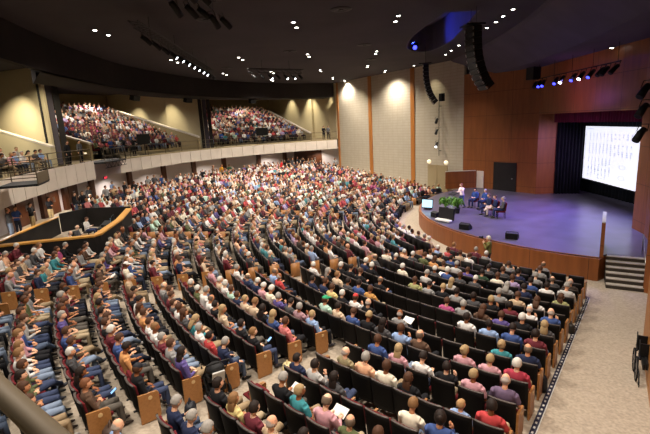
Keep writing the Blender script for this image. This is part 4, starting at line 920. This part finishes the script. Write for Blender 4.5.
for x, y, lab, c, h in [(10.5, 30.0, 'person in blue jacket seated just behind the presenter', 'blue', 'dark'), (10.95, 29.3, 'person in blue suit seated behind presenter, nearer the gap', 'blue', 'gray'), (10.5, 27.5, 'person in navy suit, first of the three seated together', 'navy', 'brown'), (10.65, 26.85, 'person in pale trousers, middle of the three seated together', 'navy', 'brown'), (10.85, 26.2, 'person in grey jacket, last of the three seated together', 'dgray', 'gray')]:
    rz = toward(x, y, 7.0, 27.2); hk, hc = hairspec(h)
    p = person(SIT[3 if c == 'navy' else 0], stage(x, y), rz, rgb(CLO[c]), hk, rgb('c8b8a0') if 'pale' in lab else rgb('26304e'), SKIN[1], hcol=hc); tag(p, lab, 'person')
    s = empty('stage_chair', stage(x, y), rz); tag(s, 'dark red cushioned stage chair under the '+lab.split(',')[0].split(' seated')[0], 'chair')
    bevel(MB().box((.04, 0, .42), (.48, .5, .09)).build('seat', 'seat_maroon', s), .02); bevel(MB().box((-.24, 0, .7), (.06, .48, .5), 0, 0, -.15).build('backrest', 'seat_maroon', s), .02)
    for a in (-.2, .24):
        for b in (-.21, .21): MB().tube([(a, b, 0), (a, b, .4)], .018, 6).build('leg', 'black', s)
    for b in (-.27, .27): MB().tube([(-.22, b, .62), (.2, b, .62), (.22, b, .4)], .018, 6).build('armrest', 'black', s)
for x, y, lab in [(8.1, 28.6, 'bushy green fern in dark pot, farther from the presenter'), (8.75, 28.15, 'bushy green fern in dark pot, nearer the seated guests')]:
    t = empty('potted_fern', stage(x, y)); tag(t, lab, 'plant', 'ferns in front of the lectern'); q = random.Random(x)
    MB().lathe([(.13, 0), (.18, .32), (.19, .34), (.16, .33)], n=16).build('pot', 'pot', t)
    mb = MB()
    for i in range(70):
        a = q.uniform(0, 6.283); L = q.uniform(.22, .48); up = q.uniform(.35, .85); pts = [(0, 0, .32), (math.cos(a)*L*.45, math.sin(a)*L*.45, .32+up*.8), (math.cos(a)*L*.8, math.sin(a)*L*.8, .32+up*.75), (math.cos(a)*L, math.sin(a)*L, .32+up*.45)]
        mb.tube(smooth_path(pts, 3), [(.02+.035*math.sin(math.pi*min(1, (k+.5)/9)), .005) for k in range(10)], 4)
    mb.build('fronds', 'leaf', t, True)
def wedge(x, y, rz, lab):
    o = MB().prism([(-.22, 0), (.2, 0), (.24, .12), (-.04, .36), (-.22, .3)], -.3, .3).build('floor_monitor', 'black'); o.rotation_euler = (math.pi/2, 0, rz); o.location = stage(x, y); bevel(o, .015); tag(o, lab, 'speaker')
    g = MB().box((.105, .245, 0), (.34, .015, .54), 0).build('grille', 'dark_metal', o); g.rotation_euler = (0, 0, 0)
    g.data.clear_geometry(); g.data.from_pydata([(.23, .135, -.27), (.23, .135, .27), (-.03, .355, .27), (-.03, .355, -.27), (.245, .15, -.27), (.245, .15, .27), (-.02, .37, .27), (-.02, .37, -.27)], [], [(4, 5, 6, 7), (0, 3, 2, 1), (0, 1, 5, 4), (1, 2, 6, 5), (2, 3, 7, 6), (3, 0, 4, 7)])
wedge(7.15, 27.4, .35, 'black wedge speaker on the stage edge left bare before the ferns'); wedge(7.9, 23.9, .8, 'black wedge speaker on the curved stage edge past the monitor'); wedge(9.5, 21.5, 1.0, 'black wedge speaker alone near the stage edge above the photographer'); wedge(9.9, 37.0, -.3, 'black wedge speaker at the far end of the stage by the beige doors')
def screen_box(x, y, rz, w_, h_, lab, glow):
    t = empty('stage_monitor', stage(x, y), rz); tag(t, lab, 'monitor')
    bevel(MB().box((0, 0, h_/2+.12), (.1, w_, h_), 0, 0, -.12).build('casing', 'black', t), .012); m = MB().box((.058 if glow > 0 else .058, 0, h_/2+.12), (.01, w_*.92, h_*.86), 0, 0, -.12).build('display', 'screen_small' if glow else 'dark_metal', t)
    MB().box((-.05, 0, .05), (.4, w_*.6, .1)).build('base', 'dark_metal', t)
screen_box(7.45, 26.1, math.radians(215), 1.15, .7, 'black flat monitor on a white base at the stage edge below ferns', 0)
screen_box(7.2, 29.9, math.radians(235), .8, .62, 'small glowing blue monitor at the far stage edge', 1)
tag(bevel(MB().box((0, 0, .12), (.3, 1.1, .1)).build('monitor_riser', 'white_paint', loc=stage(7.2, 25.9), rz=math.radians(215)), .01), 'low white base board in front of the black stage monitor', 'base')
# ------------------------------------------------------------------ photographer and front details
p = person(STAND[3], (7.65, 19.75, -7.25), math.radians(150), rgb('6a6a3c'), 'short', rgb('2a2a2c'), SKIN[1], hcol=rgb('cfc9bf'), scale=1.0); tag(p, 'photographer in olive jacket standing before the curved stage front', 'person')
t = empty('photo_camera', (7.65+.3*math.cos(math.radians(150)), 19.75+.3*math.sin(math.radians(150)), -5.6), math.radians(150)); tag(t, 'black camera held up by the photographer in olive', 'camera')
bevel(MB().box((0, 0, 0), (.07, .14, .1)).build('camera_body', 'black', t), .01); MB().tube([(.03, 0, 0), (.16, 0, 0)], .04, 12).build('lens', 'dark_metal', t)
# wheelchairs parked by the near wall
for n_, (x, y) in enumerate([(8.15, 10.35), (7.85, 9.85)]):
    t = empty('wheelchair', (x, y, floor_z(x, y)), math.radians(238)); tag(t, ['dark folded wheelchair parked by the wood wall, farther from viewer', 'dark folded wheelchair parked by the wood wall, closer to viewer'][n_], 'wheelchair')
    for s in (-.14, .14):
        mb = MB(); N = 24; mb.tube([(.3*math.cos(2*math.pi*k/N), s*1.3, .3+.3*math.sin(2*math.pi*k/N)) for k in range(N+1)], .018, 6, cap=False); wh = mb.build('wheel', 'tyre', t, True)
        mb = MB()
        for k in range(8): a = k*math.pi/4; mb.tube([(0, s*1.3, .3), (.29*math.cos(a), s*1.3, .3+.29*math.sin(a))], .004, 4)
        mb.build('spokes', 'steel', wh)
        MB().tube([(-.28, s, .98), (-.2, s, .9), (-.16, s, .3), (.2, s, .3), (.42, s, .08)], .014, 6).build('frame_tube', 'dark_metal', t, True)
        MB().tube([(.36+.08*math.cos(2*math.pi*k/12), s, .085+.08*math.sin(2*math.pi*k/12)) for k in range(13)], .012, 6, cap=False).build('caster', 'tyre', t)
        MB().tube([(-.1, s*1.1, .68), (.22, s*1.1, .68)], .02, 8).build('armrest', 'black', t)
    mb = MB(); mb.box((.05, 0, .52), (.4, .05, .16)); mb.box((.05, -.06, .5), (.4, .05, .14)); mb.build('seat', 'black', t); MB().box((-.17, 0, .72), (.04, .26, .42)).build('backrest', 'black', t)
# stroller in the aisle
t = empty('stroller', (-2.85, 9.45, floor_z(-2.85, 9.45)), math.radians(120)); tag(t, 'black and grey baby stroller parked in the short rear aisle', 'stroller')
for s in (-.26, .26):
    MB().tube([(-.5, s, 1.02), (-.1, s, .6), (.35, s, .15)], .018, 8).build('frame_tube', 'dark_metal', t); MB().tube([(.05, s, .75), (-.3, s, .15)], .018, 8).build('frame_tube', 'dark_metal', t)
    for x, rr_ in ((-.3, .14), (.38, .1)):
        MB().tube([(x, s-.02, rr_), (x, s+.02, rr_)], rr_, 18).build('wheel', 'tyre', t)
MB().tube([(-.5, -.26, 1.02), (-.54, 0, 1.05), (-.5, .26, 1.02)], .022, 8).build('handle', 'black', t)
bevel(MB().prism([(-.3, -.22), (.3, -.22), (.3, .22), (-.3, .22)], lambda x, y: .42-.1*x, lambda x, y: .58-.1*x).build('seat', 'dark_metal', t), .03)
MB().ell((-.22, 0, .70), (.22, .22, .2), 16, 10, 0, lambda d: 1 if d[2] > -.1 else .6).build('canopy', 'dark_metal', t, True)
bevel(MB().box((-.42, 0, .62), (.05, .3, .34), 0, 0, -.35).build('back_pocket', 'strip_white', t), .03)
bevel(MB().box((-.05, 0, .25), (.5, .4, .16)).build('basket', 'black', t), .03)
# bags and loose things
def bag(x, y, col, lab, w_=.3, h_=.34, nm='backpack', rz=0.):
    z = floor_z(x, y)
    o = MB().ell((0, 0, h_/2), (w_*.45, w_*.6, h_/2), 14, 10, 0, lambda d: 1/(max(abs(d[0])**4+abs(d[1])**4+abs(d[2])**4, .01)**.25)**.8).build(nm, 'leather', smooth=True, loc=(x, y, z), rz=rz); o.color = rgb(col); tag(o, lab, 'bag')
    s = MB().tube(smooth_path([(0, -w_*.2, h_*.9), (0, -w_*.12, h_*1.2), (0, w_*.12, h_*1.2), (0, w_*.2, h_*.9)], 4), .012, 6).build('strap', 'leather', o); s.color = rgb(col)
    return o
def rp(r, a): t_ = math.radians(a); return CX+r*math.cos(t_), CY+r*math.sin(t_)
bag(*rp(22.95, 232.85), '14161c', 'black bag leaning at the aisle strip below a row end', .2, .46)
bag(*rp(18.65, 232.95), '2b2723', 'dark bag beside the row end near the mat', .2, .34)
bag(*rp(29.3, 221.3), '23252b', 'black backpack on the carpet beside a wood end panel', .26, .42)
bag(*rp(26.6, 221.0), 'c9b98a', 'cream tote bag on the floor of the short rear aisle', .3, .34, 'tote_bag')
bag(*rp(30.8, 220.7), '4a3c34', 'brown plaid bag below the end panel of the bearded man', .34, .4, 'duffel_bag')
bag(*rp(22.3, 226.6), '7a6a48', 'patterned handbag resting between empty seats', .28, .3, 'handbag')
x, y = rp(27.8, 221.6); o = bevel(MB().box((0, 0, .03), (.34, .5, .05)).build('book', 'seat_maroon', loc=(x, y, floor_z(x, y)), rz=.7), .01); tag(o, 'maroon folder with dark device on the aisle carpet', 'folder')
MB().box((0, 0, .065), (.2, .28, .015)).build('tablet', 'black', o)
# programmes held by people
for (k, b, i), pc in [((0, 0, 0), 0)]:
    pass
def held(u, v, kind, lab, dz=.78):
    best = min((s for s in seats if s['who']), key=lambda s: (s['u']-u)**2+(s['v']-v)**2); t_ = best['t']+math.pi
    x = best['x']+.36*math.cos(t_); y = best['y']+.36*math.sin(t_)
    if kind == 'paper': o = MB().box((0, 0, 0), (.22, .32, .012), 0, 0, -.5).build('programme', 'paper', loc=(x, y, best['z']+dz), rz=t_); tag(o, lab, 'paper')
    else:
        o = bevel(MB().box((0, 0, 0), (.15, .08, .012), 0, 0, -.6).build('phone', 'black', loc=(x, y, best['z']+dz), rz=t_), .003); MB().box((-.0, 0, .009), (.13, .07, .004), 0, 0, -.6).build('display', 'phone_glow', o); tag(o, lab, 'phone')
held(288, 391, 'paper', 'open white booklet on the lap of the person in teal')
held(333, 406, 'paper', 'white paper held by the person in pink', .8)
held(262, 332, 'phone', 'lit phone held by the person in black with light brown hair')
held(94, 377, 'phone', 'lit phone held by the bearded person in brown jacket')
held(102, 270, 'paper', 'white sheet on the lap of the person in brown near booth')
held(404, 318, 'paper', 'small white sheet held by the bald person in grey')
held(440, 264, 'paper', 'small white programme held in the front rows', .8)
# ------------------------------------------------------------------ rigging: line arrays, bars, lights
def line_array(x, y, ztop, n, rz, lab, sc):
    t = empty('line_array', (x, y, ztop), rz); tag(t, lab, 'speaker'); px_, pz, a = 0., 0., .0
    MB().box((.05, 0, .06), (.9*sc, .9*sc, .08)).build('rigging_frame', 'black', t)
    for i in range(n):
        h = .27*sc; o = MB().box((0, 0, 0), (.42*sc, .95*sc, h*.93)).build('cabinet', 'black', t); o.rotation_euler = (0, a, 0); o.location = (px_, 0, pz-h/2); bevel(o, .02)
        g = MB().box((.215*sc, 0, 0), (.012, .86*sc, h*.7)).build('grille', 'black', o)
        for s in (-1, 1): MB().box((.2*sc, s*.46*sc, 0), (.06, .03, h*.5)).build('fitting', 'steel', o)
        px_ -= math.sin(a)*h; pz -= math.cos(a)*h; a += .035+.008*i
    for s in (-.3, .3): MB().tube([(0, s*sc, .08), (0, s*sc, 5.2-ztop)], .012, 6).build('cable', 'dark_metal', t)
line_array(7.5, 22.0, 4.15, 11, math.radians(185), 'large black curved line array hanging in front of the stage canopy', 1.0)
line_array(8.1, 34.1, 3.95, 11, math.radians(168), 'smaller-looking curved line array lit blue, hanging before the beige wall', 1.0)
def spot_proto(lensmat):
    t = empty('stage_light', (0, 0, -40)); MB().tube([(0, 0, -.05), (.2, 0, -.2), (.42, 0, -.42)], [.1, .12, .13], 14).build('housing', 'black', t, True)
    d = Vector((.42, 0, -.42)); MB().tube([d, d+Vector((.012, 0, -.012))], .095, 14).build('lens', lensmat, t)
    MB().tube([(0, -.15, .12), (.1, -.17, -.1), (.1, -.15, -.13)], .015, 6).build('yoke', 'dark_metal', t); MB().tube([(0, .15, .12), (.1, .17, -.1), (.1, .15, -.13)], .015, 6).build('yoke', 'dark_metal', t); MB().tube([(0, -.15, .12), (0, .15, .12), ], .015, 6).build('clamp', 'dark_metal', t)
    return t
SP = {k: spot_proto(k) for k in ('lens_spot', 'lens_blue', 'dark_metal', 'lens_white')}; fix_kids()
def light(x, y, z, rz, kind, lab, grp, sc=1.0):
    c = copy_tree(SP[kind]); c.name = 'stage_light'; c.location = (x, y, z); c.rotation_euler = (0, 0, rz); c.scale = (sc,)*3; tag(c, lab, 'light', grp)
def bar(a, b, lab, drops=3):
    t = empty('lighting_truss', a); tag(t, lab, 'truss'); A = Vector((0, 0, 0)); B = Vector(b)-Vector(a); mb = MB(); d = B.normalized(); n_ = Vector((-d.y, d.x, 0))*.18
    for off in (n_+Vector((0, 0, .15)), -n_+Vector((0, 0, .15)), Vector((0, 0, -.12))): mb.tube([A+off, B+off], .025, 6)
    N = int(B.length/.5)
    for i in range(N):
        p = B*(i/N); q = B*((i+1)/N); mb.tube([p+n_+Vector((0, 0, .15)), q+Vector((0, 0, -.12))], .012, 4); mb.tube([p-n_+Vector((0, 0, .15)), q+Vector((0, 0, -.12))], .012, 4); mb.tube([p+n_+Vector((0, 0, .15)), q-n_+Vector((0, 0, .15))], .012, 4)
    mb.build('truss_frame', 'dark_metal', t)
    for i in range(drops): p = B*((i+.5)/drops); MB().tube([p, p+Vector((0, 0, 5.1-a[2]))], .012, 6).build('hanger', 'dark_metal', t)
bar((-7.2, 18.6, 4.25), (-7.9, 34.5, 4.25), 'long lighting truss hung along the near side of the black ceiling', 4)
for i in range(12):
    f_ = (i+.6)/12.4; x, y = lerp((-7.2, 18.6), (-7.9, 34.5), f_); light(x, y, 4.0, toward(x, y, 10, 28), 'lens_spot' if i in (3, 4, 5, 6, 7, 8, 9) else 'dark_metal', '%s spotlight from the viewer along the long ceiling truss' % ORD[i], 'lights on the long truss', .85)
bar((-5.2, 34.2, 4.2), (-1.2, 36.6, 4.2), 'short lighting truss hung in the middle of the ceiling', 2)
for i in range(7):
    f_ = (i+.5)/7; x, y = lerp((-5.2, 34.2), (-1.2, 36.6), f_); light(x, y, 3.95, toward(x, y, 10, 28), 'lens_spot' if i in (2, 4, 5) else 'dark_metal', '%s spotlight counted from the long truss on the short truss' % ORD[i], 'lights on the short truss', .8)
bar((-4.0, 12.6, 4.4), (-3.7, 17.2, 4.4), 'nearest lighting truss cut by the upper picture edge', 2)
for i in range(8):
    x, y = lerp((-4.0, 12.8), (-3.7, 17.0), i/7); light(x+(.3 if i % 2 else -.3), y, 4.2-.2*(i % 3), toward(x, y, 10, 28)+.4*(i % 3-1), 'dark_metal', '%s unlit light on the nearest truss' % ORD[i], 'lights on the nearest truss', .85)
# bar over the proscenium
t = empty('lighting_bar', (15.55, 32.2, 2.35)); tag(t, 'horizontal pipe of stage lights above the stage opening', 'pipe'); MB().tube([(0, 0, 0), (-.35, -9.4, 0)], .03, 8).build('pipe', 'dark_metal', t)
for i in range(5): MB().tube([(-.075*i, -2.2*i-.3, 0), (-.075*i, -2.2*i-.3, .95)], .015, 6).build('hanger', 'dark_metal', t)
for i, (y, k_) in enumerate([(32.3, 'dark_metal'), (31.6, 'lens_blue'), (31.0, 'lens_blue'), (29.2, 'lens_blue'), (28.4, 'lens_spot'), (27.0, 'lens_blue'), (26.1, 'lens_spot'), (25.1, 'lens_blue'), (24.2, 'dark_metal'), (23.8, 'dark_metal'), (23.0, 'dark_metal')]):
    light(15.55-.037*(32.2-y), y, 2.2, toward(15.5, y, 6, 22), k_, '%s fixture from the far end of the bar over the stage' % ORD[i], 'lights on the bar above the stage', 1.0)
o = bevel(MB().box((0, 0, 0), (.6, .8, .85)).build('speaker_cabinet', 'black', loc=(15.2, 32.0, 2.75), rz=.2), .02); tag(o, 'square black speaker hanging above the far end of the stage lights', 'speaker')
o = bevel(MB().box((0, 0, 0), (.35, .42, .7)).build('speaker_cabinet', 'black', loc=(on_far(.1, .6)[0], on_far(.1, .6)[1], 1.85), rz=.5), .02); tag(o, 'small black speaker on the beige wall next to the far line array', 'speaker')
for x, y, z, lab in [(-14.6, 24.6, 3.6, 'black box speaker under the bulkhead at the near beige wall'), (-15.6, 38.5, 3.0, 'black box speaker under the bulkhead above first bay'), (-12.9, 44.6, 3.0, 'black box speaker under the bulkhead near second pillar'), (-7.6, 51.6, 3.0, 'black box speaker under the bulkhead above second bay')]:
    o = bevel(MB().box((0, 0, 0), (.45, .8, .42), 0, 0, .3).build('speaker_cabinet', 'black', loc=(x, y, z), rz=toward(x, y, CX, CY)), .02); tag(o, lab, 'speaker')
# side lights near the stage wing and the pole lights on the far wall
t = empty('side_light_pole', (13.3, 17.35, -6.2)); tag(t, 'vertical pole of black spotlights beside the stage steps wall', 'pole'); MB().tube([(.55, .1, 0), (.55, .1, 9.3)], .03, 8).build('pole', 'dark_metal', t)
for i, z in enumerate((-.75, .15, .85)): light(12.3, 16.8, z, math.radians(205), 'dark_metal', ['lowest', 'middle', 'topmost'][i]+' black spotlight reaching out at the wing beside the screen', 'spotlights at the near stage wing', 1.1)
for i, z in enumerate((-1.2, .0, 1.0)): light(cx_-.2, cy_-.1, z-1.0, math.radians(240), 'lens_spot' if i == 0 else 'dark_metal', ['lowest', 'middle', 'topmost'][i]+' light on the wall pole beside the beige doors', 'lights on the wall pole', 1.0)
for q in SP.values():
    for o in KIDS.get(q.name, []): bpy.data.objects.remove(o)
    bpy.data.objects.remove(q)
# blue moving light in the ceiling slot
t = empty('blue_light', (7.1, 33.1, 5.15)); tag(t, 'blue glowing stage light inside the leaf-shaped ceiling opening', 'light')
MB().ell((0, 0, 0), (.28, .28, .28), 14, 10).build('housing', 'black', t, True); MB().tube([(-.05, -.22, -.12), (-.08, -.32, -.16)], .14, 14).build('lens', 'lens_blue', t)
# downlights
def dlight(x, y, z, lab, r_=.13):
    t = empty('downlight', (x, y, z)); tag(t, lab, 'ceiling light', 'downlights in the ceiling')
    MB().lathe([(r_+.04, 0), (r_+.04, .03), (r_, .04)], n=16).build('trim_ring', 'dark_metal', t); MB().tube([(0, 0, -.012), (0, 0, .0)], r_*.7, 16).build('lens', 'lens_white', t)
for i, (x, y) in enumerate(DL):
    if y > 14:
        for s in (-1, 1): dlight(x+.04*s, y+.6*s, 4.955, 'small round white downlight, one of a close pair in black ceiling')
for x, y in EDGE_DL: dlight(x, y, 4.955, 'small round white downlight following the curved edge of black ceiling', .12)
dlight(15.9, 24.7, 3.22, 'single downlight in the slate canopy above the stage lights'); dlight(15.5, 37.0, 3.28, 'single downlight in the slate canopy over far wood wall')
for i, (x, y) in enumerate([(-5, 21.5), (1.2, 21), (3.2, 30.5), (-1.8, 31.5), (4.4, 37.5), (-7.5, 38)]): tag(MB().lathe([(.5, 0), (.45, -.03), (.3, -.05), (.12, -.03), (.1, -.06)], n=24).build('air_diffuser', 'black', loc=(x, y, 4.99)), ['round dark air diffuser in the ceiling, %s from the near truss' % ORD[i]][0], 'vent')
